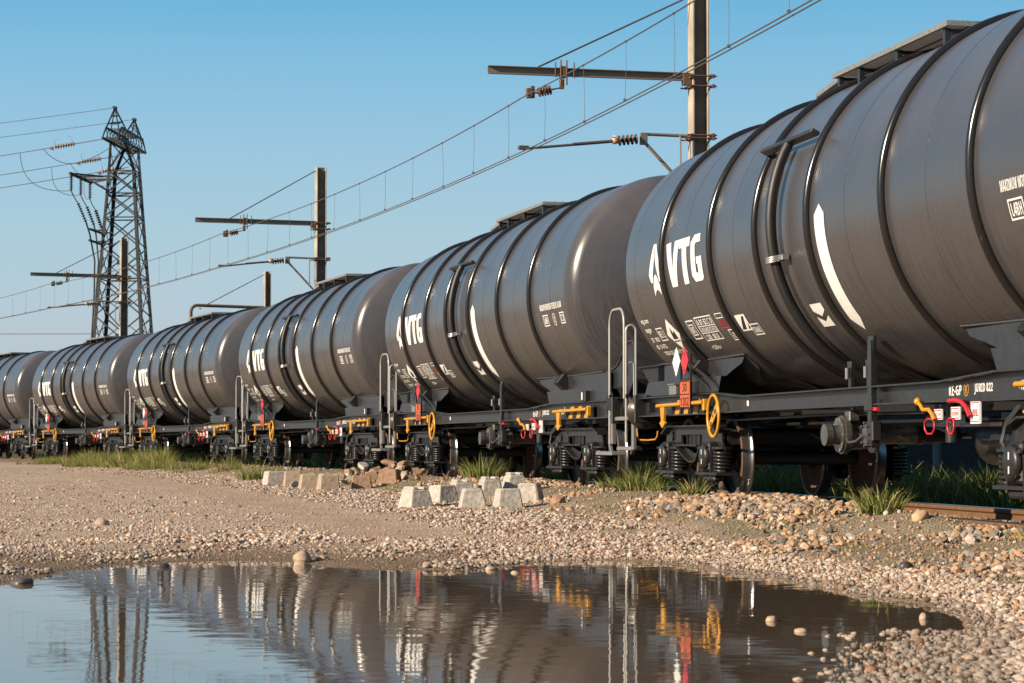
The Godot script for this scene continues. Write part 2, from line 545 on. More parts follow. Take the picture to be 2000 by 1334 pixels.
	for y in [-0.84, -0.925]: put_poly(b, [Vector2(-3.94, y), Vector2(-3.28, y), Vector2(-3.28, y + 0.01), Vector2(-3.94, y + 0.01)], f)
	put_text(b, "+ 15.00 m +", -3.98, -1.14, 0.36, 0.06, f)
	put_frame(b, -3.12, -0.78, 0.26, 0.06, 0.01, f)
	put_frame(b, -2.96, -1.06, 0.28, 0.14, 0.014, f)
	put_text(b, "-25 C", -2.92, -1.03, 0.20, 0.07, f)
	put_frame(b, -2.14, -1.04, 0.30, 0.14, 0.014, f)
	put_text(b, "TANK", -2.10, -1.01, 0.22, 0.07, f)
	obj("load_table", b, M.white, w)
	b = B.new()
	put_text(b, "REV 6", -3.10, -0.86, 0.24, 0.05, f)
	put_poly(b, [Vector2(-3.12, -0.90), Vector2(-2.72, -0.90), Vector2(-2.72, -0.885), Vector2(-3.12, -0.885)], f)
	obj("red_lettering", b, M.red, w)
	b = B.new()      # white panel with slanting strokes
	put_poly(b, [Vector2(-2.46, -0.97), Vector2(-2.12, -0.97), Vector2(-2.12, -0.78), Vector2(-2.46, -0.78)], f)
	var sg := obj("striped_panel", b, M.white, w)
	b = B.new()
	put_poly(b, [Vector2(-2.43, -0.95), Vector2(-2.30, -0.95), Vector2(-2.17, -0.80), Vector2(-2.24, -0.80)], g)
	put_poly(b, [Vector2(-2.22, -0.95), Vector2(-2.15, -0.95), Vector2(-2.15, -0.88)], g)
	obj("slanting_stroke", b, M.black, sg)
	b = B.new()      # working pressure
	put_text(b, "MAXIMUM WORKING PRESSURE 4.0 BAR", 5.02, -0.26, 1.14, 0.085, f)
	put_frame(b, 5.10, -0.475, 0.27, 0.155, 0.014, f)
	put_text(b, "L4BH", 5.14, -0.445, 0.19, 0.095, f)
	put_ring(b, Vector2(5.68, -0.40), 0.075, 0.085, 0.012, f)
	put_text(b, "2", 5.655, -0.44, 0.05, 0.08, f)
	put_frame(b, 5.98, -0.475, 0.22, 0.155, 0.014, f)
	put_text(b, "TC 20", 6.01, -0.445, 0.16, 0.095, f)
	obj("pressure_lettering", b, M.white, w)

func plane_z(z: float) -> Callable:
	return func(q: Vector2) -> Vector3: return Vector3(q.x, q.y, z)

func make_frame(w: Node3D) -> void:
	var b: B
	# long sills: a channel, deeper over the bogies
	var top := [Vector2(-7.35, 1.16), Vector2(-3.95, 1.16), Vector2(-2.85, 1.105), Vector2(2.75, 1.115), Vector2(3.9, 1.165), Vector2(7.35, 1.165)]
	var low := [Vector2(-7.35, 0.93), Vector2(-3.95, 0.93), Vector2(-2.85, 0.94), Vector2(2.75, 0.945), Vector2(3.9, 0.935), Vector2(7.35, 0.935)]
	for sz in [1, -1]:
		b = B.new()
		var poly: Array = top.duplicate()
		var r := low.duplicate()
		r.reverse()
		poly.append_array(r)
		b.prism(PackedVector2Array(poly), 1.0 * sz - 0.01, 1.0 * sz + 0.01)
		for ln in [top, low]:
			for i in 5:
				var y := Vector3(0, -0.006 if ln == top else 0.006, 0)
				b.bar(Vector3(ln[i].x, ln[i].y, 1.05 * sz) + y, Vector3(ln[i + 1].x, ln[i + 1].y, 1.05 * sz) + y, 0.014, 0.11)
		for x in [-6.9, 6.95]: b.box(Vector3(x, 1.04, 1.048 * sz), Vector3(0.014, 0.125, 0.07))
		obj("long_sill", b, M.frame, w)
	# headstocks, buffers, couplings
	for sx in [1, -1]:
		b = B.new()
		b.bevel(Vector3(7.37 * sx, 1.03, 0), Vector3(0.05, 0.34, 2.3), 0.008)
		b.box(Vector3(7.2 * sx, 1.18, 0), Vector3(0.5, 0.02, 2.2))
		obj("headstock", b, M.frame, w)
		for sz in [1, -1]:
			b = B.new()
			var T := Transform3D(Basis.IDENTITY if sx > 0 else Basis(Vector3.UP, PI), Vector3(7.4 * sx, 1.01, 0.875 * sz))
			b.lathe([Vector2(0, 0.17), Vector2(0.03, 0.17), Vector2(0.04, 0.12), Vector2(0.36, 0.105), Vector2(0.37, 0.0)], T, 20, false)
			var bf := obj("buffer", b, M.frame, w)
			b = B.new()
			b.lathe([Vector2(0.3, 0.085), Vector2(0.545, 0.085), Vector2(0.555, 0.215), Vector2(0.575, 0.225), Vector2(0.592, 0.19), Vector2(0.598, 0.0)], T, 24)
			obj("buffer_head", b, M.grease, bf)
		b = B.new()
		b.bevel(Vector3(7.55 * sx, 1.0, 0), Vector3(0.34, 0.12, 0.06), 0.01)
		b.bevel(Vector3(7.74 * sx, 1.05, 0), Vector3(0.07, 0.14, 0.06), 0.01)
		obj("draw_hook", b, M.black, w)
		b = B.new()
		b.tube([Vector3(7.4 * sx, 0.93, 0.35), Vector3(7.6 * sx, 0.85, 0.33), Vector3(7.72 * sx, 0.62, 0.3), Vector3(7.86 * sx, 0.52, 0.22), Vector3(7.99 * sx, 0.55, 0.15)], 0.022, 8)
		obj("brake_hose", b, M.black, w)
	b = B.new()
	for z in [-0.05, 0.05]: b.tube([Vector3(7.6, 1.0, z), Vector3(7.8, 0.9, z), Vector3(8.15, 0.9, z), Vector3(8.38, 1.0, z)], 0.02, 6)
	b.tube([Vector3(7.85, 0.9, 0), Vector3(8.1, 0.9, 0)], 0.035, 8)
	obj("screw_coupling", b, M.black, w)
	# middle beams, cross beams
	b = B.new()
	for z in [-0.3, 0.3]: b.box(Vector3(0, 1.0, z), Vector3(14.6, 0.22, 0.03))
	for x in [-5.2, -3.4, -1.4, 1.9, 3.4, 5.2]: b.box(Vector3(x, 1.02, 0), Vector3(0.16, 0.16, 1.98))
	obj("under_beam", b, M.black, w)
	# saddles: a plate on the tank, a leaning upper plate, a ledge and an upright web
	for sx in [-1, 1]:
		for sz in [1, -1]:
			b = B.new()
			var rows := [[], [], [], []]
			var n := 24
			for i in n + 1:
				var x := lerpf(3.05, 6.55, float(i) / n)
				var up := -47.5 + 0.6 * sin(x)
				var e := clampf((x - 3.05) / 0.55, 0, 1)
				var a := on_ring(x, TR + 0.012, up)
				var dlow := on_ring(x, TR + 0.012, lerpf(-55.0, -64.0, e))
				rows[0].append(Vector3(x * sx, a.y, a.z * sz))
				rows[1].append(Vector3(x * sx, dlow.y, dlow.z * sz))
				rows[2].append(Vector3(x * sx, a.y + 0.012, (a.z + 0.012) * sz))
			for i in n:
				for k in [[0, 1]]:
					var q := [rows[k[0]][i], rows[k[0]][i + 1], rows[k[1]][i + 1], rows[k[1]][i]]
					b.out(q, Vector3(0, TC, 0))
			var rim := []
			for i in n + 1: rim.append(rows[0][i])
			b.tube(rim, 0.011, 5)
			var sd_ := obj("saddle", b, M.tank_plain, w)
			b = B.new()
			var T := Transform3D(Basis(Vector3(sx, 0, 0), Vector3.UP, Vector3(0, 0, sx)), Vector3.ZERO)
			b.prism(pol([3.12, 1.515, 6.75, 1.55, 6.75, 1.335, 3.80, 1.335, 3.5, 1.40, 3.2, 1.455]), sx * (1.0 * sz) - 0.006, sx * (1.0 * sz) + 0.006, T)
			b.box(Vector3(5.5 * sx, 1.334, 1.03 * sz), Vector3(2.9, 0.014, 0.075))
			b.prism(pol([3.78, 1.335, 7.0, 1.335, 7.2, 1.17, 3.9, 1.17]), sx * (1.062 * sz) - 0.006, sx * (1.062 * sz) + 0.006, T)
			obj("saddle_web", b, M.frame, sd_)
			for x in [4.5, 5.6, 6.6]:
				b = B.new()
				b.box(Vector3(x * sx, 1.3, 0.7 * sz), Vector3(0.014, 0.3, 0.58))
				obj("saddle_rib", b, M.black, sd_)
			b = B.new()     # block at the foot of the outermost ring
			var c := on_ring(4.62, TR + 0.1, -50.5)
			b.bevel(Vector3(c.x * sx, c.y, c.z * sz), Vector3(0.20, 0.27, 0.17), 0.012, Basis(Vector3.RIGHT, deg_to_rad(50.5 * sz)))
			if sx < 0:
				for i in 16: b.box(Vector3(4.56 * sx, on_ring(0, TR + 0.05, -36.0 - 1.0 * i).y, on_ring(0, TR + 0.05, -36.0 - 1.0 * i).z * sz), Vector3(0.12 + 0.0004 * i, 0.034, 0.055 + 0.0004 * i), Basis(Vector3.RIGHT, deg_to_rad((36.0 + 1.0 * i) * sz)))
			obj("jacking_block", b, M.black, w)
	# upswept guard plates at the near end, an apron at the far end
	for sz in [1, -1]:
		b = B.new()
		var cv := [6.5, 1.55]
		for q in [[6.75, 1.57], [6.95, 1.62], [7.12, 1.72], [7.28, 1.83], [7.45, 1.895], [7.62, 1.90], [7.74, 1.84], [7.78, 1.70], [7.7, 1.45], [7.45, 1.25], [7.2, 1.16], [6.5, 1.16]]: cv.append_array(q)
		b.prism(pol(cv), 0.93 * sz - 0.006, 0.93 * sz + 0.006)
		var gp := obj("guard_plate", b, M.frame, w)
		b = B.new()
		var gl := []
		for i in range(0, 18, 2): gl.append(Vector3(cv[i], cv[i + 1], 0.945 * sz))
		b.tube(gl, 0.013, 6)
		obj("guard_rim", b, M.tank_plain, gp)
	b = B.new()
	b.box(Vector3(-7.0, 1.535, 0), Vector3(1.15, 0.016, 2.1))
	for z in [-1.0, 1.0]: b.prism(pol([-7.57, 1.525, -6.45, 1.525, -6.45, 1.2, -6.9, 1.2]), z - 0.006, z + 0.006)
	b.box(Vector3(-7.3, 1.55, 0.85), Vector3(0.2, 0.02, 0.12))
	obj("apron_plate", b, M.black, w)
	b = B.new()
	b.box(Vector3(7.45, 1.165, 0), Vector3(0.9, 0.03, 1.9))
	obj("end_platform", b, M.black, w)
	# grab rails and steps at the near end
	b = B.new()
	var z1 := 1.11
	b.tube([Vector3(7.16, 0.60, z1), Vector3(7.16, 2.06, z1)] + arc(Vector3(7.36, 2.10, z1), Vector3.LEFT, Vector3.UP, 0.2, 0, 90, 6) + arc(Vector3(7.62, 2.10, z1), Vector3.UP, Vector3.RIGHT, 0.2, 0, 90, 6) + [Vector3(7.82, 1.17, z1)], 0.018, 8)
	obj("grab_rail", b, M.pale, w)
	b = B.new()
	b.tube([Vector3(7.84, 0.62, 1.09), Vector3(7.84, 1.98, 1.09)] + arc(Vector3(7.84, 2.02, 1.027), Vector3.BACK, Vector3.UP, 0.063, 0, 180, 8) + [Vector3(7.84, 1.17, 0.964)], 0.018, 8)
	b.tube([Vector3(7.84, 1.45, 1.08)] + arc(Vector3(7.84, 1.58, 1.03), Vector3.BACK, Vector3.UP, 0.04, 0, 180, 6) + [Vector3(7.84, 1.17, 0.985)], 0.013, 8)
	obj("grab_rail", b, M.pale, w)
	b = B.new()
	b.bevel(Vector3(7.16, 0.82, 1.075), Vector3(0.15, 0.44, 0.06), 0.008)
	b.bevel(Vector3(7.86, 0.82, 1.0), Vector3(0.09, 0.58, 0.05), 0.008)
	for y in [0.7, 0.82, 0.94]: b.box(Vector3(7.16, y, 1.11), Vector3(0.035, 0.03, 0.015))
	b.bar(Vector3(7.1, 0.6, 1.09), Vector3(7.18, 0.47, 1.09), 0.06, 0.03)
	b.bar(Vector3(7.86, 0.55, 1.0), Vector3(7.6, 0.49, 0.95), 0.05, 0.04)
	obj("step_hanger", b, M.grey, w)
	b = B.new()
	b.bevel(Vector3(7.22, 1.11, 1.06), Vector3(0.34, 0.17, 0.14), 0.01)
	b.bevel(Vector3(7.8, 1.11, 0.98), Vector3(0.30, 0.15, 0.2), 0.01)
	for x in [7.16, 7.84]: b.box(Vector3(x, 1.2, 1.1 if x < 7.5 else 1.08), Vector3(0.09, 0.05, 0.05))
	obj("rail_socket", b, M.black, w)
	b = B.new()
	b.tube([Vector3(7.72, 0.80, 0.92), Vector3(7.76, 0.70, 0.92), Vector3(7.84, 0.655, 0.92), Vector3(8.2, 0.65, 0.92), Vector3(8.52, 0.66, 0.92), Vector3(8.6, 0.70, 0.92), Vector3(8.62, 0.76, 0.92)], 0.011, 6)
	obj("coupling_cable", b, M.yellow, w)
	for q in [[7.42, 0.485, 1.17, 0.72, 0.2], [7.5, 0.545, 0.95, 0.62, 0.16], [7.62, 0.92, 0.98, 0.62, 0.26]]:
		b = B.new()
		b.bevel(Vector3(q[0], q[1], q[2]), Vector3(q[3], 0.045, q[4]), 0.006)
		for i in 7: b.box(Vector3(q[0] - q[3] * 0.42 + q[3] * 0.14 * i, q[1] + 0.024, q[2]), Vector3(0.012, 0.01, q[4] * 0.9))
		obj("step", b, M.zinc, w)
	# yellow shunter's handles with their hooks, hazard stripes
	for sx in [-1, 1]:
		b = B.new()
		var x0 := -6.24 if sx < 0 else 4.46
		var x1 := x0 + (2.02 if sx < 0 else 1.74)
		b.tube([Vector3(x0, 1.045, 1.15), Vector3(x1, 1.06, 1.15)], 0.023, 10)
		b.bevel(Vector3(x1 - 0.02, 1.03, 1.12), Vector3(0.07, 0.13, 0.06), 0.01)
		b.prism(pol([x0 + 0.17, 1.04, x0 + 0.37, 1.04, x0 + 0.33, 0.87, x0 + 0.40, 0.845, x0 + 0.27, 0.785, x0 + 0.14, 0.845, x0 + 0.21, 0.87]), 1.135, 1.16)
		obj("shunting_handle", b, M.yellow, w)
		b = B.new()
		b.box(Vector3(x0 + 1.05, 1.025, 1.06), Vector3(1.4, 0.17, 0.012))
		var bd := obj("hazard_board", b, M.black, w)
		for i in 3:
			b = B.new()
			var x: float = x0 + 0.50 + 0.40 * i
			b.prism(pol([x, 0.945, x + 0.19, 0.945, x + 0.32, 1.105, x + 0.13, 1.105]), 1.067, 1.0705)
			obj("hazard_stripe", b, M.yellow, bd)
	# handbrake wheel
	b = B.new()
	b.tube(arc(Vector3(-3.80, 0.905, 1.15), Vector3.RIGHT, Vector3.UP, 0.222, 0, 360 - 11.25, 31), 0.0185, 8, true)
	b.prism(pol([-4.0, 0.80, -3.96, 0.74, -3.60, 0.97, -3.60, 1.05, -3.66, 1.06]), 1.14, 1.155)
	var hw := obj("handbrake_wheel", b, M.yellow, w)
	b = B.new()
	put_text(b, "AN", -3.76, 0.93, 0.08, 0.05, plane_z(1.158))
	put_text(b, "ZU", -3.93, 0.79, 0.08, 0.05, plane_z(1.158))
	obj("wheel_lettering", b, M.black, hw)
	b = B.new()
	b.lathe([Vector2(-0.2, 0.03), Vector2(0.0, 0.03), Vector2(0.02, 0.045), Vector2(0.03, 0.0)], Transform3D(Basis(Vector3(0, 0, 1), Vector3.UP, Vector3.LEFT), Vector3(-3.80, 0.905, 1.13)), 12)
	obj("wheel_hub", b, M.black, hw)
	# hazard plates on their bracket
	b = B.new()
	for x in [-5.29, -4.87]: b.box(Vector3(x + 0.2, 1.27, 1.165), Vector3(0.045, 0.66, 0.02))
	b.box(Vector3(-4.88, 1.32, 1.165), Vector3(0.40, 0.03, 0.02))
	b.bar(Vector3(-5.06, 1.5, 1.16), Vector3(-4.2, 1.2, 1.06), 0.03)
	b.bar(Vector3(-4.7, 1.5, 1.16), Vector3(-3.9, 1.22, 1.06), 0.03)
	obj("plate_bracket", b, M.black, w)
	b = B.new()
	b.bevel(Vector3(-4.84, 1.155, 1.186), Vector3(0.41, 0.30, 0.012), 0.003)
	var op := obj("orange_plate", b, M.orange, w)
	b = B.new()
	put_frame(b, -5.04, 1.007, 0.40, 0.296, 0.012, plane_z(1.1935))
	put_poly(b, [Vector2(-5.028, 1.149), Vector2(-4.652, 1.149), Vector2(-4.652, 1.163), Vector2(-5.028, 1.163)], plane_z(1.1935))
	put_text(b, "30", -4.93, 1.185, 0.19, 0.095, plane_z(1.1935))
	put_text(b, "1202", -5.01, 1.03, 0.34, 0.095, plane_z(1.1935))
	obj("plate_lettering", b, M.black, op)
	for k in 2:
		b = B.new()
		var x := -5.215 + 0.36 * k
		b.prism(pol([x - 0.165, 1.525, x, 1.525 - 0.165, x + 0.165, 1.525, x, 1.525 + 0.165]), 1.18, 1.189)
		var dp := obj(["white_diamond", "red_diamond"][k], b, [M.white, M.red][k], w)
		if k == 1:
			b = B.new()
			put_poly(b, [Vector2(x - 0.02, 1.585), Vector2(x - 0.012, 1.61), Vector2(x, 1.63), Vector2(x + 0.012, 1.605), Vector2(x + 0.02, 1.585)], plane_z(1.1915))
			put_text(b, "3", x - 0.012, 1.405, 0.024, 0.035, plane_z(1.1915))
			obj("flame_symbol", b, M.black, dp)
	b = B.new()
	b.bevel(Vector3(-5.75, 1.225, 1.06), Vector3(0.28, 0.12, 0.08), 0.008)
	b.box(Vector3(-5.75, 1.289, 1.06), Vector3(0.32, 0.012, 0.11))
	obj("label_box", b, M.grey, w)
	b = B.new()
	b.bevel(Vector3(5.98, 1.235, 1.10), Vector3(0.16, 0.14, 0.08), 0.008)
	var lb := obj("label_holder", b, M.black, w)
	b = B.new()
	b.box(Vector3(5.93, 1.235, 1.1425), Vector3(0.05, 0.1, 0.004))
	obj("paper_label", b, M.white, lb)
	# posts by the middle
	b = B.new()
	b.box(Vector3(1.08, 1.05, 1.075), Vector3(0.10, 0.92, 0.05))
	b.prism(pol([1.03, 1.50, 1.13, 1.50, 1.16, 1.68, 1.0, 1.68]), 1.06, 1.085, Transform3D(Basis.IDENTITY, Vector3(0, -0.13, 0)))
	b.bevel(Vector3(1.08, 0.72, 1.06), Vector3(0.16, 0.18, 0.09), 0.01)
	b.box(Vector3(1.08, 0.96, 1.09), Vector3(0.2, 0.12, 0.05))
	obj("post", b, M.frame, w)
	for x in [0.40, 0.90]:
		b = B.new()
		b.prism(pol([x - 0.035, 1.11, x + 0.035, 1.11, x + 0.035, 1.22, x + 0.07, 1.35, x - 0.07, 1.35, x - 0.035, 1.22]), 1.02, 1.05)
		b.lathe([Vector2(0, 0), Vector2(0, 0.012), Vector2(0.09, 0.012), Vector2(0.09, 0)], Transform3D(Basis(Vector3(0, 1, 0), Vector3(1, 0, 0), Vector3(0, 0, -1)), Vector3(x, 1.2, 1.06)), 8, false)
		var sp := obj("lug", b, M.frame, w)
		b = B.new()
		b.lathe([Vector2(0, 0), Vector2(0, 0.016), Vector2(0.10, 0.016), Vector2(0.10, 0)], Transform3D(Basis(Vector3(0, 1, 0), Vector3(1, 0, 0), Vector3(0, 0, -1)), Vector3(x, 1.19, 1.075)), 8, false)
		obj("bolt", b, M.steel, sp)
	# outlet pipe and valve
	var ZT := Basis(Vector3(0, 0, 1), Vector3.UP, Vector3.LEFT)
	b = B.new()
	b.lathe([Vector2(-0.75, 0.085), Vector2(-0.3, 0.085), Vector2(-0.3, 0.165), Vector2(-0.26, 0.165), Vector2(-0.26, 0.12), Vector2(-0.02, 0.14), Vector2(-0.02, 0.175), Vector2(0.03, 0.175), Vector2(0.03, 0.16), Vector2(0.055, 0.16), Vector2(0.055, 0.09), Vector2(0.13, 0.085), Vector2(0.13, 0.10), Vector2(0.19, 0.10), Vector2(0.195, 0.0)], Transform3D(ZT, Vector3(0.18, 0.69, 1.03)), 28, false)
	var ov := obj("outlet_valve", b, M.valve, w)
	b = B.new()
	for i in 10:
		var a := TAU * i / 10
		b.lathe([Vector2(-0.01, 0), Vector2(-0.01, 0.016), Vector2(0.09, 0.016), Vector2(0.09, 0)], Transform3D(ZT, Vector3(0.18 + 0.145 * cos(a), 0.69 + 0.145 * sin(a), 1.0)), 6, false)
	obj("flange_bolts", b, M.steel, ov)
	b = B.new()
	b.tube([Vector3(0.22, 0.84, 0.95), Vector3(0.22, 0.97, 0.95)], 0.03, 8)
	b.tube([Vector3(-0.14, 0.95, 0.98), Vector3(0.3, 0.95, 0.98)], 0.014, 6)
	b.bevel(Vector3(0.26, 0.86, 0.98), Vector3(0.14, 0.1, 0.1), 0.01)
	obj("valve_lever", b, M.valve, ov)
	b = B.new()
	b.lathe([Vector2(-0.1, 0.05), Vector2(0.02, 0.05), Vector2(0.02, 0.12), Vector2(0.06, 0.12), Vector2(0.06, 0.1), Vector2(0.1, 0.1), Vector2(0.1, 0)], Transform3D(ZT, Vector3(0.98, 0.69, 1.0)), 20, false)
	for i in 8: b.tube([Vector3(0.98 + 0.1 * cos(TAU * i / 8), 0.69 + 0.1 * sin(TAU * i / 8), 1.0), Vector3(0.98 + 0.1 * cos(TAU * i / 8), 0.69 + 0.1 * sin(TAU * i / 8), 1.12)], 0.014, 6)
	b.tube([Vector3(0.45, 0.66, 1.1), Vector3(0.6, 0.62, 1.13), Vector3(0.8, 0.63, 1.13), Vector3(0.95, 0.68, 1.12)], 0.012, 6)
	obj("blank_flange", b, M.valve, w)
	b = B.new()
	b.tube([Vector3(0.18, 1.15, 0.0), Vector3(0.18, 0.69, 0.0), Vector3(0.18, 0.69, 0.35)], 0.09, 12)
	b.tube([Vector3(-4.0, 0.86, 0.93), Vector3(-0.6, 0.88, 0.93), Vector3(2.0, 0.87, 0.93)], 0.016, 6)
	b.tube([Vector3(-7.3, 0.82, 0.2), Vector3(7.3, 0.82, 0.2)], 0.02, 6)
	obj("pipework", b, M.black, w)
	# brake gear
	b = B.new()
	b.lathe([Vector2(-0.95, 0.0), Vector2(-0.93, 0.1), Vector2(-0.85, 0.17), Vector2(-0.78, 0.19), Vector2(0.78, 0.19), Vector2(0.85, 0.17), Vector2(0.93, 0.1), Vector2(0.95, 0.0)], Transform3D(Basis.IDENTITY, Vector3(2.9, 0.62, 0.35)), 24)
	obj("air_reservoir", b, M.frame, w)
	b = B.new()
	b.lathe([Vector2(-0.2, 0.0), Vector2(-0.19, 0.15), Vector2(0.25, 0.15), Vector2(0.3, 0.06), Vector2(0.9, 0.03), Vector2(0.9, 0.0)], Transform3D(Basis.IDENTITY, Vector3(-1.9, 0.7, 0.2)), 20)
	b.box(Vector3(-0.4, 0.68, -0.1), Vector3(3.8, 0.05, 0.04))
	b.box(Vector3(1.6, 0.72, -0.3), Vector3(0.5, 0.3, 0.3))
	b.box(Vector3(2.05, 0.80, 0.75), Vector3(0.9, 0.09, 0.05))
	b.box(Vector3(3.2, 0.76, 0.93), Vector3(1.3, 0.03, 0.16))
	b.tube([Vector3(2.15, 0.95, 0.75), Vector3(2.15, 0.62, 0.75)], 0.06, 10)
	obj("brake_cylinder", b, M.frame, w)
	b = B.new()
	b.tube([Vector3(2.45, 0.95, 0.0), Vector3(2.55, 0.52, 0.0), Vector3(2.6, 0.42, 0.0), Vector3(3.35, 0.42, 0.0), Vector3(3.45, 0.5, 0.0), Vector3(3.55, 0.95, 0.0)], 0.05, 8)
	obj("guard_loop", b, M.frame, w)
	# levers, tags and loops
	b = B.new()
	b.tube([Vector3(2.36, 0.95, 1.13), Vector3(2.43, 0.92, 1.13), Vector3(2.48, 0.885, 1.13), Vector3(2.62, 0.885, 1.13), Vector3(2.68, 0.85, 1.13), Vector3(2.74, 0.80, 1.13)], 0.0175, 8)
	b.lathe([Vector2(-0.035, 0), Vector2(-0.02, 0.028), Vector2(0.0, 0.034), Vector2(0.02, 0.028), Vector2(0.035, 0)], Transform3D(Basis.IDENTITY, Vector3(2.36, 0.955, 1.13)), 12)
	obj("brake_lever", b, M.yellow, w)
	b = B.new()
	b.tube([Vector3(3.06, 0.948, 1.13), Vector3(3.2, 0.952, 1.13), Vector3(3.32, 0.94, 1.13), Vector3(3.42, 0.90, 1.13), Vector3(3.50, 0.82, 1.13)], 0.0185, 8)
	obj("brake_lever", b, M.red, w)
	for q in [[2.74, 0.845, 0.17, 0.085], [3.12, 0.85, 0.19, 0.10], [3.54, 0.855, 0.20, 0.18]]:
		b = B.new()
		b.box(Vector3(q[0], q[1], 1.095), Vector3(q[2], q[3], 0.012))
		var tg := obj("brake_tag", b, M.white, w)
		b = B.new()
		put_frame(b, q[0] - q[2] * 0.44, q[1] - q[3] * 0.42, q[2] * 0.88, q[3] * 0.84, 0.007, plane_z(1.1035))
		put_text(b, ["G P", "EIN", "LEER BEL."][int((q[0] - 2.7) / 0.39)], q[0] - q[2] * 0.3, q[1] - q[3] * 0.18, q[2] * 0.6, q[3] * 0.3, plane_z(1.1035))
		obj("tag_lettering", b, M.red, tg)
	for x in [2.60, 3.07]:
		b = B.new()
		var e := 0.11 if x < 3 else 0.07
		b.tube([Vector3(x - e, 0.73, 1.12), Vector3(x - e, 0.78, 1.12), Vector3(x - e * 0.5, 0.81, 1.12), Vector3(x + e * 0.5, 0.81, 1.12), Vector3(x + e, 0.78, 1.12), Vector3(x + e, 0.73, 1.12), Vector3(x + e * 0.5, 0.69, 1.12), Vector3(x - e * 0.5, 0.69, 1.12)], 0.009, 6, true)
		obj("release_loop", b, M.red, w)
	b = B.new()
	b.box(Vector3(1.22, 0.91, 1.09), Vector3(0.12, 0.03, 0.03))
	obj("red_catch", b, M.red, w)
	# lettering on the sill
	b = B.new()
	var fz := plane_z(1.0125)
	put_text(b, "KE-GP", 2.76, 0.995, 0.27, 0.085, fz)
	put_text(b, "JURID 822", 3.30, 0.995, 0.38, 0.085, fz)
	put_text(b, "+10.46 m+", 4.18, 1.01, 0.36, 0.075, plane_z(1.0125))
	put_poly(b, [Vector2(-3.0, 1.0), Vector2(-2.93, 1.0), Vector2(-2.93, 1.06), Vector2(-3.0, 1.06)], fz)
	obj("sill_lettering", b, M.white, w)
	b = B.new()
	put_ring(b, Vector2(3.13, 1.04), 0.055, 0.055, 0.009, fz)
	put_text(b, "K", 3.108, 1.01, 0.045, 0.06, fz)
	put_ring(b, Vector2(4.55, 1.09), 0.03, 0.03, 0.029, fz)
	obj("brake_mark", b, M.yellow, w)

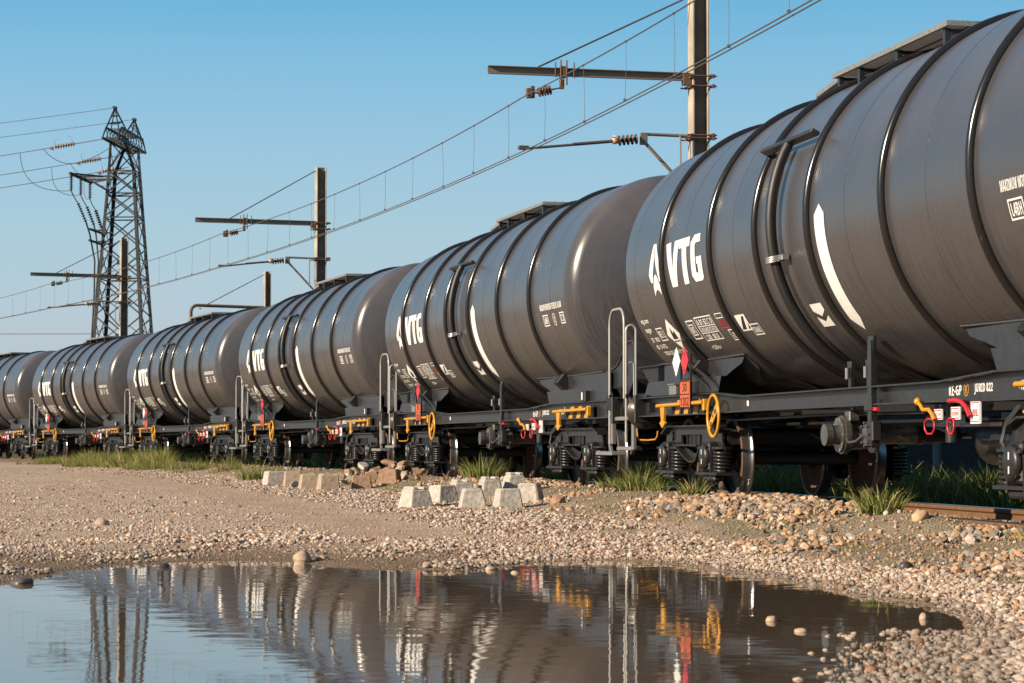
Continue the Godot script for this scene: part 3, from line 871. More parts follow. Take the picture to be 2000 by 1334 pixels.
func make_bogie(w: Node3D, at: float) -> void:
	var g := Node3D.new()
	g.name = "bogie"
	w.add_child(g, true)
	g.position = Vector3(at, 0, 0)
	var b: B
	var ZT := Basis(Vector3(0, 0, 1), Vector3.UP, Vector3.LEFT)
	for sz in [1, -1]:
		b = B.new()
		var z0: float = 0.99 * sz
		b.prism(pol([-1.22, 0.58, -1.16, 0.72, -0.92, 0.80, 1.0, 0.80, 1.22, 0.73, 1.24, 0.57, 0.66, 0.57, 0.52, 0.62, 0.40, 0.60, 0.40, 0.71, -0.5, 0.71, -0.5, 0.60, -0.62, 0.62, -0.72, 0.57]), z0 - 0.012, z0 + 0.012)
		b.prism(pol([-0.62, 0.62, -0.5, 0.62, 0.02, 0.50, 0.34, 0.50, 0.45, 0.62, 0.55, 0.62, 0.36, 0.44, 0.26, 0.415, 0.02, 0.42, -0.14, 0.47]), z0 - 0.012, z0 + 0.012)
		for q in [[-1.18, 0.72, -0.92, 0.806], [-0.93, 0.806, 1.01, 0.806], [1.0, 0.806, 1.24, 0.73], [-1.24, 0.575, -0.68, 0.575], [0.62, 0.57, 1.26, 0.565], [-0.62, 0.60, -0.12, 0.452], [-0.13, 0.452, 0.06, 0.41], [0.05, 0.408, 0.27, 0.405], [0.26, 0.405, 0.38, 0.44], [0.37, 0.436, 0.56, 0.61], [-0.5, 0.59, 0.4, 0.59]]:
			b.bar(Vector3(q[0], q[1], z0), Vector3(q[2], q[3], z0), 0.018, 0.17)
		for x in [-0.3, -0.12, 0.06, 0.24]: b.box(Vector3(x, 0.65, z0 - 0.05 * sz), Vector3(0.02, 0.13, 0.1))
		b.lathe([Vector2(-0.02, 0), Vector2(-0.02, 0.05), Vector2(0.035, 0.05), Vector2(0.035, 0)], Transform3D(ZT, Vector3(-0.86, 0.69, z0)), 14, false)
		obj("side_frame", b, M.bogie, g)
		for sx in [-1, 1]:
			b = B.new()
			b.bevel(Vector3(0.9 * sx, 0.47, 1.03 * sz), Vector3(0.25, 0.32, 0.15), 0.025)
			b.lathe([Vector2(0, 0.135), Vector2(0.035, 0.135), Vector2(0.05, 0.11), Vector2(0.055, 0.0)] if sz > 0 else [Vector2(-0.055, 0), Vector2(-0.05, 0.11), Vector2(-0.035, 0.135), Vector2(0, 0.135)], Transform3D(ZT, Vector3(0.9 * sx, 0.47, 1.10 * sz)), 20)
			b.box(Vector3(0.9 * sx, 0.282, 1.0 * sz), Vector3(0.86, 0.03, 0.2))
			b.bevel(Vector3(0.9 * sx, 0.235, 1.0 * sz), Vector3(0.42, 0.07, 0.14), 0.02)
			for e in [-0.16, 0.16]: b.box(Vector3(0.9 * sx + e, 0.43, 1.03 * sz), Vector3(0.03, 0.36, 0.13))
			for e in [-0.1, 0.1]:
				for y in [0.37, 0.57]: b.lathe([Vector2(0, 0), Vector2(0, 0.016), Vector2(0.03, 0.016), Vector2(0.03, 0)], Transform3D(ZT, Vector3(0.9 * sx + e, y, 1.105 * sz - (0.03 if sz < 0 else 0.0))), 6, false)
			var ab := obj("axle_box", b, M.bogie, g)
			b = B.new()
			for y in [0.415, 0.52]: b.box(Vector3(0.9 * sx + 0.03, y, 1.157 * sz), Vector3(0.018, 0.055, 0.004))
			obj("reflective_mark", b, M.white, g)
			for e in [-0.3, 0.3]:
				b = B.new()
				var p := []
				for i in 79:
					var a := TAU * i / 13.0
					p.append(Vector3(0.9 * sx + e + 0.088 * cos(a), 0.31 + 0.232 * i / 78.0, 0.99 * sz + 0.088 * sin(a)))
				b.tube(p, 0.0185, 7)
				b.lathe([Vector2(0.29, 0), Vector2(0.29, 0.11), Vector2(0.305, 0.115), Vector2(0.312, 0)], Transform3D(Basis(Vector3(0, 1, 0), Vector3(0, 0, 1), Vector3(1, 0, 0)), Vector3(0.9 * sx + e, 0, 0.99 * sz)), 18, false)
				b.lathe([Vector2(0.545, 0), Vector2(0.55, 0.12), Vector2(0.572, 0.12), Vector2(0.575, 0)], Transform3D(Basis(Vector3(0, 1, 0), Vector3(0, 0, 1), Vector3(1, 0, 0)), Vector3(0.9 * sx + e, 0, 0.99 * sz)), 18, false)
				obj("coil_spring", b, M.spring, g)
	b = B.new()
	b.bevel(Vector3(0, 0.66, 0), Vector3(0.5, 0.24, 1.96), 0.03)
	b.lathe([Vector2(-0.1, 0), Vector2(-0.1, 0.2), Vector2(0.1, 0.2), Vector2(0.1, 0)], Transform3D(Basis(Vector3(0, 1, 0), Vector3(1, 0, 0), Vector3(0, 0, -1)), Vector3(0, 0.85, 0)), 20, false)
	for x in [-1.2, 1.2]: b.box(Vector3(x, 0.66, 0), Vector3(0.08, 0.12, 1.9))
	obj("bolster", b, M.black, g)
	for sx in [-1, 1]:
		b = B.new()
		b.lathe([Vector2(-1.0, 0.06), Vector2(-0.7, 0.08), Vector2(0.7, 0.08), Vector2(1.0, 0.06)], Transform3D(ZT, Vector3(0.9 * sx, 0.455, 0)), 14)
		obj("axle", b, M.black, g)
		for sz in [1, -1]:
			b = B.new()
			var bs := ZT if sz > 0 else Basis(Vector3(0, 0, -1), Vector3.UP, Vector3.RIGHT)
			var T := Transform3D(bs, Vector3(0.9 * sx, 0.455, 0))
			b.lathe([Vector2(0.62, 0.08), Vector2(0.62, 0.13), Vector2(0.70, 0.15), Vector2(0.705, 0.36), Vector2(0.682, 0.39), Vector2(0.68, 0.44)], T, 40)
			b.lathe([Vector2(0.808, 0.448), Vector2(0.812, 0.44), Vector2(0.812, 0.395)], T, 48, false)
			obj("wheel", b, M.rust, g)
			b = B.new()
			b.lathe([Vector2(0.812, 0.395), Vector2(0.772, 0.385), Vector2(0.742, 0.34), Vector2(0.738, 0.16), Vector2(0.79, 0.13), Vector2(0.80, 0.0)], T, 40, false)
			obj("wheel_disc", b, M.black, g)
			b = B.new()
			b.lathe([Vector2(0.68, 0.44), Vector2(0.682, 0.472), Vector2(0.692, 0.483), Vector2(0.702, 0.482), Vector2(0.712, 0.468), Vector2(0.722, 0.459), Vector2(0.75, 0.455), Vector2(0.808, 0.448)], T, 48)
			obj("wheel_tread", b, M.tread, g)
			b = B.new()
			b.bevel(Vector3((0.9 - 0.5) * sx, 0.44, 0.745 * sz), Vector3(0.07, 0.3, 0.08), 0.012)
			obj("brake_shoe", b, M.black, g)
	if at > 0:
		b = B.new()
		for k in 3: b.tube([Vector3(-0.95 + 0.03 * k, 0.90, 1.04), Vector3(-1.1, 0.78 - 0.02 * k, 1.08), Vector3(-1.16 + 0.02 * k, 0.62, 1.1), Vector3(-0.95, 0.52, 1.12), Vector3(-0.72, 0.55 + 0.01 * k, 1.12)], 0.009, 6)
		obj("sensor_cable", b, M.rubber, g)

# ------------------------------------------------------------------ materials
func noise(freq: float, oct := 4, kind := FastNoiseLite.TYPE_SIMPLEX_SMOOTH, sd_ := 7) -> FastNoiseLite:
	var n := FastNoiseLite.new()
	n.noise_type = kind
	n.frequency = freq
	n.fractal_octaves = oct
	n.seed = sd_
	return n

func noise_tex(n: FastNoiseLite, size: int, lo: Color, hi: Color, mid := Color(-1, 0, 0)) -> NoiseTexture2D:
	var t := NoiseTexture2D.new()
	t.width = size
	t.height = size
	t.seamless = true
	t.noise = n
	var g := Gradient.new()
	g.set_color(0, lo.linear_to_srgb())
	g.set_color(1, hi.linear_to_srgb())
	if mid.r >= 0: g.add_point(0.5, mid.linear_to_srgb())
	t.color_ramp = g
	return t

func worn(called: String, lo: Color, hi: Color, rough: float, metal: float, freq: float, scale: float, bump := 0.0, oct := 5) -> StandardMaterial3D:
	var m := mat(called, Color.WHITE, rough, metal)
	m.albedo_texture = noise_tex(noise(freq, oct, FastNoiseLite.TYPE_SIMPLEX_SMOOTH, called.hash() % 1000), 256, lo, hi)
	m.uv1_triplanar = true
	m.uv1_scale = Vector3.ONE * scale
	if bump > 0:
		var t := NoiseTexture2D.new()
		t.width = 256; t.height = 256; t.seamless = true
		t.noise = noise(freq * 1.5, oct, FastNoiseLite.TYPE_SIMPLEX_SMOOTH, 99)
		m.heightmap_enabled = true
		m.heightmap_texture = t
		m.heightmap_scale = bump
	return m

func make_materials() -> void:
	# tank paint: dark grey-brown gloss with faint streaks that run down the sides
	var tp := mat("tank", Color.WHITE, 1.0, 0.0, 0.5)
	var n1 := noise(0.02, 3, FastNoiseLite.TYPE_SIMPLEX_SMOOTH, 3)
	var n2 := noise(0.004, 3, FastNoiseLite.TYPE_SIMPLEX_SMOOTH, 4)
	var im := Image.create(1024, 512, false, Image.FORMAT_RGB8)
	var rm := Image.create(1024, 512, false, Image.FORMAT_RGB8)
	for y in 512:
		for x in 1024:
			var u := absf(x - 512.0)
			var yy := absf(y - 256.0)
			var s := n1.get_noise_2d(u * 9.0, yy * 0.55)
			var c := n2.get_noise_2d(u, yy * 1.6)
			var low := smoothstep(270, 340, y) * (1.0 - smoothstep(430, 512, y))       # the lower half of the flank
			var k := 1.0 + 0.26 * s * (0.45 + 1.2 * low) + 0.16 * c
			var dust_sheen := smoothstep(10, 170, y) * (1.0 - smoothstep(256, 330, y)) if y < 330 else 0.0      # crown dust, with pale sky sheen painted into the colour
			dust_sheen *= 0.7 + 0.5 * c
			im.set_pixel(x, y, Color(0.045 * k + 0.041 * dust_sheen, 0.0425 * k + 0.038 * dust_sheen, 0.0455 * k + 0.045 * dust_sheen).linear_to_srgb())
			var r := clampf(0.25 + 0.05 * c + 0.05 * s * (0.4 + low) + 0.05 * low + 0.05 * dust_sheen, 0.15, 0.6)
			rm.set_pixel(x, y, Color(r, r, r))
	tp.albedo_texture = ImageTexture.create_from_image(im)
	tp.roughness_texture = ImageTexture.create_from_image(rm)
	mat("tank_plain", L(0.047, 0.0425, 0.043), 0.4)
	mat("ring", L(0.012, 0.010, 0.009), 0.2)
	mat("seam", L(0.030, 0.025, 0.023), 0.4)
	mat("black", L(0.008, 0.0075, 0.0075), 0.5)
	mat("rubber", L(0.02, 0.02, 0.02), 0.6)
	worn("frame", L(0.011, 0.011, 0.0115), L(0.023, 0.022, 0.0215), 0.36, 0.0, 0.02, 1.2)
	worn("bogie", L(0.007, 0.0065, 0.006), L(0.024, 0.0205, 0.0185), 0.42, 0.0, 0.03, 1.5, 0.1)
	worn("spring", L(0.008, 0.008, 0.008), L(0.022, 0.020, 0.018), 0.32, 0.0, 0.03, 1.5)
	worn("rust", L(0.055, 0.028, 0.018), L(0.13, 0.065, 0.038), 0.75, 0.0, 0.03, 1.5, 0.1)
	worn("tread", L(0.20, 0.19, 0.18), L(0.32, 0.30, 0.28), 0.28, 0.9, 0.03, 1.0)
	mat("grease", L(0.05, 0.045, 0.04), 0.3, 0.4)
	mat("steel", L(0.45, 0.44, 0.42), 0.35, 0.85)
	worn("zinc", L(0.16, 0.16, 0.155), L(0.27, 0.265, 0.255), 0.5, 0.35, 0.05, 1.0)
	mat("pale", L(0.32, 0.305, 0.285), 0.38, 0.25)
	mat("grey", L(0.13, 0.13, 0.13), 0.5)
	worn("valve", L(0.10, 0.095, 0.09), L(0.24, 0.23, 0.215), 0.36, 0.75, 0.03, 2.0)
	worn("yellow", L(0.40, 0.18, 0.006), L(0.50, 0.235, 0.009), 0.38, 0.0, 0.03, 2.0)
	worn("orange", L(0.46, 0.075, 0.014), L(0.54, 0.095, 0.018), 0.45, 0.0, 0.03, 2.0)
	mat("red", L(0.42, 0.014, 0.024), 0.4)
	worn("white", L(0.60, 0.59, 0.57), L(0.70, 0.69, 0.67), 0.45, 0.0, 0.03, 1.0)
	worn("rail", L(0.085, 0.042, 0.018), L(0.18, 0.088, 0.036), 0.72, 0.0, 0.03, 1.0, 0.15)
	mat("rail_head", L(0.42, 0.41, 0.40), 0.22, 0.95)
	worn("mast_web", L(0.10, 0.075, 0.055), L(0.18, 0.14, 0.105), 0.75, 0.0, 0.012, 0.6, 0.05)  # browner copy of the mast colour, with the shade between the flanges painted in
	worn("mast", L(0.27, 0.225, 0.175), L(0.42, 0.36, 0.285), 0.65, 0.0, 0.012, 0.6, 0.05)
	worn("mast_rust", L(0.085, 0.045, 0.026), L(0.17, 0.095, 0.055), 0.75, 0.1, 0.03, 2.0)
	mat("arm", L(0.19, 0.15, 0.115), 0.6, 0.2)
	mat("insulator", L(0.09, 0.04, 0.02), 0.18)
	mat("insulator_pale", L(0.55, 0.36, 0.22), 0.25)
	mat("wire", L(0.12, 0.09, 0.07), 0.5, 0.5)
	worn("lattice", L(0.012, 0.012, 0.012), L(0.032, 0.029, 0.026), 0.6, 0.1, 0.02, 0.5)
	mat("glass_disc", L(0.30, 0.17, 0.06), 0.15)
	worn("concrete", L(0.23, 0.205, 0.175), L(0.50, 0.455, 0.395), 0.9, 0.0, 0.022, 2.4, 0.4)
	worn("concrete_tan", L(0.24, 0.18, 0.125), L(0.40, 0.31, 0.23), 0.9, 0.0, 0.02, 2.2, 0.5)
	worn("brick", L(0.19, 0.11, 0.07), L(0.36, 0.225, 0.145), 0.9, 0.0, 0.02, 2.5, 0.5)
	worn("fence_post", L(0.30, 0.28, 0.25), L(0.42, 0.39, 0.35), 0.9, 0.0, 0.02, 1.5, 0.2)
	mat("fence_wire", L(0.22, 0.22, 0.21), 0.45, 0.7)
	for k in [["stone", 1.0], ["rubble", 1.0]]:
		var s := mat(k[0], Color.WHITE, 0.85, 0.0, 0.4)
		s.albedo_texture = noise_tex(noise(0.03, 4, FastNoiseLite.TYPE_SIMPLEX_SMOOTH, 31), 256, L(0.70, 0.70, 0.70), L(1, 1, 1))
		s.uv1_triplanar = true
		s.uv1_scale = Vector3.ONE * 1.2
		s.vertex_color_use_as_albedo = true
	var g := mat("grass", Color.WHITE, 0.6, 0.0, 0.3)
	g.vertex_color_use_as_albedo = true
	g.cull_mode = BaseMaterial3D.CULL_DISABLED
	g.backlight_enabled = true
	g.backlight = Color(0.55, 0.6, 0.35)
	# ground: grains of two sizes
	var gr := mat("ground", Color.WHITE, 0.95, 0.0, 0.3)
	gr.vertex_color_use_as_albedo = true
	var ce := noise(0.055, 3, FastNoiseLite.TYPE_CELLULAR, 11)
	ce.cellular_return_type = FastNoiseLite.RETURN_CELL_VALUE
	gr.albedo_texture = noise_tex(ce, 1024, L(0.50, 0.48, 0.46), L(1.0, 1.0, 1.0), L(0.86, 0.85, 0.84))
	gr.uv1_triplanar = true
	gr.uv1_world_triplanar = true
	gr.uv1_scale = Vector3.ONE * 0.8
	var cd := noise(0.055, 3, FastNoiseLite.TYPE_CELLULAR, 11)
	cd.cellular_return_type = FastNoiseLite.RETURN_DISTANCE
	var ct := NoiseTexture2D.new()
	ct.width = 1024; ct.height = 1024; ct.seamless = true; ct.noise = cd
	gr.heightmap_enabled = true
	gr.heightmap_texture = ct
	gr.heightmap_flip_texture = true
	gr.heightmap_scale = 2.6
	# water: dark mud below, a nearly still face with long flat ripples
	var wa := mat("water", L(0.105, 0.076, 0.054), 0.02, 0.0, 0.5)
	var w1 := noise(0.010, 3, FastNoiseLite.TYPE_SIMPLEX_SMOOTH, 21)
	var w2 := noise(0.05, 3, FastNoiseLite.TYPE_SIMPLEX_SMOOTH, 22)
	var sz := 1024
	var hh := PackedFloat32Array()
	hh.resize(sz * sz)
	for y in sz:
		for x in sz:
			hh[y * sz + x] = 2.0 * w1.get_noise_2d(x * 1.3, y * 2.2) + 0.75 * w2.get_noise_2d(x * 0.7, y * 1.4)
	var nm := Image.create(sz, sz, false, Image.FORMAT_RGBF)
	for y in sz:
		for x in sz:
			var dx := hh[y * sz + mini(x + 1, sz - 1)] - hh[y * sz + x]
			var dy := hh[mini(y + 1, sz - 1) * sz + x] - hh[y * sz + x]
			var nn := Vector3(-dx, dy, 0.5).normalized()
			nm.set_pixel(x, y, Color(nn.x * 0.5 + 0.5, nn.y * 0.5 + 0.5, nn.z * 0.5 + 0.5))
	wa.normal_enabled = true
	wa.normal_texture = ImageTexture.create_from_image(nm)
	wa.normal_scale = 0.0085

# ------------------------------------------------------------------ overhead line
func disc_string(b: B, p: Vector3, q: Vector3, r: float, n: int) -> void:
	var x := (q - p).normalized()
	var up := Vector3.UP if absf(x.y) < 0.9 else Vector3.RIGHT
	var z := x.cross(up).normalized()
	var T := Transform3D(Basis(x, z.cross(x), z), p)
	var l := (q - p).length()
	var pr := [Vector2(0, 0.0), Vector2(0.001, r * 0.35)]
	for i in n:
		var a := l * (i + 0.25) / n
		var s := l / n
		pr.append_array([Vector2(a - s * 0.1, r * 0.35), Vector2(a, r), Vector2(a + s * 0.18, r * 0.95), Vector2(a + s * 0.3, r * 0.4)])
	pr.append_array([Vector2(l - 0.001, r * 0.35), Vector2(l, 0)])
	b.lathe(pr, T, 14)

func make_mast(s: float, lat: float, h: float, up: float, label: String, cy: float, bent := false) -> Node3D:
	var o := thing("catenary_mast", label, "railway mast", trk(s, lat, 0.0), turn_of(s), "masts of the overhead line")
	var b := B.new()
	var b0 := -0.2
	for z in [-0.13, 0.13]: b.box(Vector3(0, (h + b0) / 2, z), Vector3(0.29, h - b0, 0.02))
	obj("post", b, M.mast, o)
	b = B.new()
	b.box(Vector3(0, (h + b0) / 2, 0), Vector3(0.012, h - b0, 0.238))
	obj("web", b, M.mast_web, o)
	b = B.new()
	b.tube([Vector3(0.15, 0, 0.15), Vector3(0.15, cy + 0.3, 0.152)], 0.012, 5)
	obj("earth_cable", b, M.wire, o)
	var d := absf(lat)
	if bent:
		b = B.new()
		b.tube([Vector3(0, up, 0.14), Vector3(0, up + 0.03, 3.3)] + arc(Vector3(0, up - 0.27, 3.3), Vector3.UP, Vector3.BACK, 0.3, 0, 90, 6) + [Vector3(0, up - 1.5, 3.6)], 0.075, 10)
		b.tube([Vector3(0.2, up - 0.12, 3.2), Vector3(0.2, up - 0.12, 3.36)] + arc(Vector3(0.2, up - 0.36, 3.2), Vector3.UP, Vector3.BACK, 0.24, 0, 90, 6) + [Vector3(0.2, up - 1.5, 3.44)], 0.04, 8)
		obj("bent_arm", b, M.mast_rust, o)
		b = B.new()
		b.tube([Vector3(0, h - 0.15, 0.15), Vector3(0, up + 0.05, 2.9)], 0.02, 6)
		obj("stay", b, M.wire, o)
		return o
	b = B.new()
	b.box(Vector3(-0.03, up, 1.9), Vector3(0.012, 0.13, 3.5))
	for y in [-0.062, 0.062]: b.box(Vector3(0.0, up + y, 1.9), Vector3(0.075, 0.012, 3.5))
	obj("arm", b, M.arm, o)
	b = B.new()
	for q in [[up, 0.09], [up - 0.17, 0.05], [cy + 0.33, 0.07], [cy + 0.28, 0.04]]:
		for x in [-0.17, 0.17]:
			b = B.new()
			b.box(Vector3(0, q[0], x * 1.0), Vector3(0.37, q[1] * 0.7, 0.05))
			b.tube([Vector3(x * 1.08, q[0], -0.26), Vector3(x * 1.08, q[0], 0.26)], 0.014, 5)
			b.box(Vector3(x * 1.08, q[0], -0.2), Vector3(0.05, 0.06, 0.05))
			obj("clamp", b, M.mast_rust, o)
	b = B.new()
	b.box(Vector3(0, up - 0.05, 0.22), Vector3(0.14, 0.18, 0.12))
	obj("arm_socket", b, M.mast_rust, o)
	b = B.new()
	b.tube([Vector3(0, h - 0.1, 0.15), Vector3(0, up + 0.07, d - 0.25)], 0.017, 6)
	obj("stay", b, M.wire, o)
	# hanger of the carrying wire
	var my := cy + 0.93
	var z0 := d - 0.68
	b = B.new()
	b.box(Vector3(0, up, z0), Vector3(0.13, 0.19, 0.09))
	for e in [-0.05, 0.05]: b.tube([Vector3(0.06, up + 0.2, z0 + e), Vector3(0.06, up - 0.22, z0 + e)], 0.014, 5)
	for e in [-0.18, 0.14]: b.tube([Vector3(0.05, up + 0.16, z0 + e), Vector3(0.05, up - 0.1, z0 + e)], 0.012, 5)
	b.box(Vector3(0, up - 0.2, z0 + 0.02), Vector3(0.07, 0.16, 0.07))
	obj("hanger", b, M.mast_rust, o)
	b = B.new()
	b.box(Vector3(0, my + 0.03, d - 0.1), Vector3(0.1, 0.16, 0.09))
	b.box(Vector3(0, my + 0.05, d - 0.16), Vector3(0.06, 0.2, 0.06))
	obj("wire_clamp", b, M.mast_rust, o)
	b = B.new()
	b.tube([Vector3(0, up - 0.26, z0 + 0.04), Vector3(0, my, d - 0.05)], 0.014, 6)
	disc_string(b, Vector3(0, lerpf(up - 0.26, my, 0.28), lerpf(z0 + 0.04, d - 0.05, 0.28)), Vector3(0, lerpf(up - 0.26, my, 0.68), lerpf(z0 + 0.04, d - 0.05, 0.68)), 0.085, 5)
	obj("insulator", b, M.insulator, o)
	# registration arm
	var ry := cy + 0.33
	b = B.new()
	b.tube([Vector3(0, ry, 0.16), Vector3(0, ry + 0.01, 0.93)], 0.028, 8)
	b.tube([Vector3(0, ry - 0.12, 0.96), Vector3(0, ry - 0.95, 0.16)], 0.03, 8)
	b.tube([Vector3(0.04, ry, 0.34), Vector3(0.04, ry - 0.8, 0.33)], 0.015, 6)
	b.box(Vector3(0, ry - 0.07, 0.97), Vector3(0.07, 0.2, 0.12))
	obj("bracket_tube", b, M.arm, o)
	b = B.new()
	disc_string(b, Vector3(0, ry - 0.075, 1.08), Vector3(0, ry - 0.12, 1.44), 0.09, 5)
	obj("insulator", b, M.insulator, o)
	b = B.new()
	b.lathe([Vector2(0, 0), Vector2(0, 0.06), Vector2(0.1, 0.08), Vector2(0.12, 0)], Transform3D(Basis(Vector3(0, 0, 1), Vector3.UP, Vector3.LEFT), Vector3(0, ry - 0.1, 1.40)), 12)
	obj("insulator_cap", b, M.insulator_pale, o)
	b = B.new()
	b.tube([Vector3(0, ry - 0.12, 1.45), Vector3(0, ry - 0.2, 2.2)], 0.028, 8)
	b.tube([Vector3(0, ry - 0.2, 2.15), Vector3(0, cy + 0.03, d + 0.02)], 0.022, 8)
	b.box(Vector3(0, cy + 0.05, d), Vector3(0.12, 0.06, 0.16))
	obj("steady_arm", b, M.wire, o)
	return o

func make_wires() -> void:
	# supports: [s, lateral place, height of the contact wire]
	var sup := [[-17.4, -0.06, 5.45], [-47.3, 0.08, 5.59], [-73.6, 0.1, 5.78], [-101.0, 0.0, 5.9]]
	sup.push_front([12.0, 0.16, 5.34])
	var o := thing("overhead_wire", "overhead contact wire hung by thin droppers from its carrying wire", "overhead wire", Vector3.ZERO)
	var n := 24
	var cw := [[], []]
	var mw := []
	var drops := []
	for k in sup.size() - 1:
		var a: Array = sup[k]
		var c: Array = sup[k + 1]
		var cnt := roundi(absf(a[0] - c[0]) / 2.45)
		for i in n + (1 if k == sup.size() - 2 else 0):
			var t := float(i) / n
			var s := lerpf(a[0], c[0], t)
			var l := lerpf(a[1], c[1], t)
			var y := lerpf(a[2], c[2], t) - 0.02 * 4 * t * (1 - t)
			for e in 2: cw[e].append(trk(s, l + (0.045 if e == 0 else -0.045), y))
			mw.append(trk(s, l, lerpf(a[2], c[2], t) + 0.93 - 0.12 * 4 * t * (1 - t)))
		for i in cnt:
			var t := (i + 0.5) / cnt
			var s := lerpf(a[0], c[0], t)
			var l := lerpf(a[1], c[1], t)
			var y0 := lerpf(a[2], c[2], t)
			drops.append([trk(s, l, y0 + 0.93 - 0.12 * 4 * t * (1 - t)), trk(s, l + 0.02 * sin(i * 2.3), y0 + 0.03 - 0.08 * t * (1 - t))])
	var b: B
	for e in 2:
		b = B.new()
		b.tube(cw[e], 0.0095, 5)
		obj("contact_wire", b, M.wire, o)
	b = B.new()
	b.tube(mw, 0.011, 5)
	obj("carrying_wire", b, M.wire, o)
	for q in drops:
		b = B.new()
		b.tube([q[0], q[0].lerp(q[1], 0.5) + Vector3(0.008, 0, 0.01), q[1]], 0.0032, 4)
		b.box(q[1], Vector3(0.04, 0.036, 0.04))
		b.box(q[0], Vector3(0.03, 0.028, 0.03))
		obj("dropper", b, M.wire, o)

# ------------------------------------------------------------------ pylon
func make_pylon() -> void:
	var at := Vector3(-24.1, -0.15, -150.0)
	var e1 := Vector3(0.065, 0, -0.998)
	var e2 := Vector3(-0.998, 0, -0.065)
	var P := func(a: float, c: float, y: float) -> Vector3: return e1 * a + e2 * c + Vector3.UP * y
	var o := thing("lattice_pylon", "dark steel lattice pylon with a cable bracket, rising behind the far wagons", "pylon", at)
	var lv := [0.0, 3.2, 6.0, 8.6, 10.9, 12.9, 14.7, 16.2, 17.6]
	var half := func(y: float) -> float: return 2.05 - 0.068 * y
	var b: B
	for q in [[-1, -1], [1, -1], [1, 1], [-1, 1]]:
		b = B.new()
		b.angle(P.call(q[0] * half.call(0), q[1] * half.call(0), 0), P.call(q[0] * half.call(17.6), q[1] * half.call(17.6), 17.6), 0.19, 0.03, e1 * -q[0], e2 * -q[1])
		b.angle(P.call(q[0] * 0.85, q[1] * 0.85, 17.6), P.call(q[0] * 1.9, q[1] * 0.5, 19.3), 0.15, 0.03, e1 * -q[0], e2 * -q[1])
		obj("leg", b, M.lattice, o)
	for k in lv.size() - 1:
		b = B.new()
		var y0: float = lv[k]
		var y1: float = lv[k + 1]
		var h0: float = half.call(y0)
		var h1: float = half.call(y1)
		var c0 := [P.call(-h0, -h0, y0), P.call(h0, -h0, y0), P.call(h0, h0, y0), P.call(-h0, h0, y0)]
		var c1 := [P.call(-h1, -h1, y1), P.call(h1, -h1, y1), P.call(h1, h1, y1), P.call(-h1, h1, y1)]
		var hm: float = half.call((y0 + y1) / 2)
		var cm := [P.call(-hm, -hm, (y0 + y1) / 2), P.call(hm, -hm, (y0 + y1) / 2), P.call(hm, hm, (y0 + y1) / 2), P.call(-hm, hm, (y0 + y1) / 2)]
		for i in 4:
			var j := (i + 1) % 4
			b.bar(c0[i], c1[j], 0.085, 0.03)
			b.bar(c0[j], c1[i], 0.085, 0.03)
			if k % 2 == 1 or k > 4: b.bar(c1[i], c1[j], 0.08, 0.03)
			if k < 5:
				var m: Vector3 = (cm[i] + cm[j]) / 2
				b.bar(cm[i], c0[i].lerp(c0[j], 0.27).lerp(c1[i].lerp(c1[j], 0.27), 0.24), 0.05, 0.02)
				b.bar(cm[i], c0[i].lerp(c0[j], 0.27).lerp(c1[i].lerp(c1[j], 0.27), 0.76), 0.05, 0.02)
				b.bar(cm[j], c0[i].lerp(c0[j], 0.73).lerp(c1[i].lerp(c1[j], 0.73), 0.24), 0.05, 0.02)
				b.bar(cm[j], c0[i].lerp(c0[j], 0.73).lerp(c1[i].lerp(c1[j], 0.73), 0.76), 0.05, 0.02)
				b.box(m, Vector3(0.26, 0.3, 0.26) if k % 2 == 0 and i == 3 else Vector3(0.1, 0.1, 0.1))
		if k in [3, 6, 7]: b.bar(c1[0], c1[2], 0.07, 0.03)
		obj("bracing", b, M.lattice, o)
	b = B.new()      # cat head and crossarm
	for s in [-1, 1]:
		b.bar(P.call(-0.85, 0.85 * s, 17.6), P.call(1.9, 0.5 * s, 19.3), 0.08, 0.03)
		b.bar(P.call(0.85, 0.85 * s, 17.6), P.call(-1.9, 0.5 * s, 19.3), 0.08, 0.03)
		b.bar(P.call(0.85 * s, -0.85, 17.6), P.call(1.9 * s, 0.5, 19.3), 0.07, 0.03)
		b.bar(P.call(0.85 * s, 0.85, 17.6), P.call(1.9 * s, -0.5, 19.3), 0.07, 0.03)
	obj("bracing", b, M.lattice, o)
	b = B.new()
	for c in [-0.48, 0.48]:
		b.bar(P.call(-3.9, c, 19.25), P.call(3.9, c, 19.25), 0.13, 0.1)
		b.bar(P.call(-3.0, c, 20.0), P.call(3.0, c, 20.0), 0.11, 0.1)
		for s in [-1, 1]: b.bar(P.call(3.9 * s, c, 19.25), P.call(3.0 * s, c, 20.0), 0.09, 0.06)
		for i in 8:
			var x := -3.0 + 0.75 * i
			b.bar(P.call(x, c, 19.25), P.call(x + 0.75, c, 20.0), 0.07, 0.03)
			b.bar(P.call(x + 0.75, c, 19.25), P.call(x, c, 20.0), 0.07, 0.03)
	for i in 9:
		var x := -3.8 + 0.95 * i
		b.bar(P.call(x, -0.48, 19.25), P.call(x, 0.48, 19.25), 0.09, 0.06)
		if i < 8: b.bar(P.call(x, -0.48, 19.25), P.call(x + 0.95, 0.48, 19.25), 0.06, 0.03)
		if i > 0 and i < 8: b.bar(P.call(x * 0.78, -0.48, 20.0), P.call(x * 0.78, 0.48, 20.0), 0.07, 0.04)
	obj("crossarm", b, M.lattice, o)
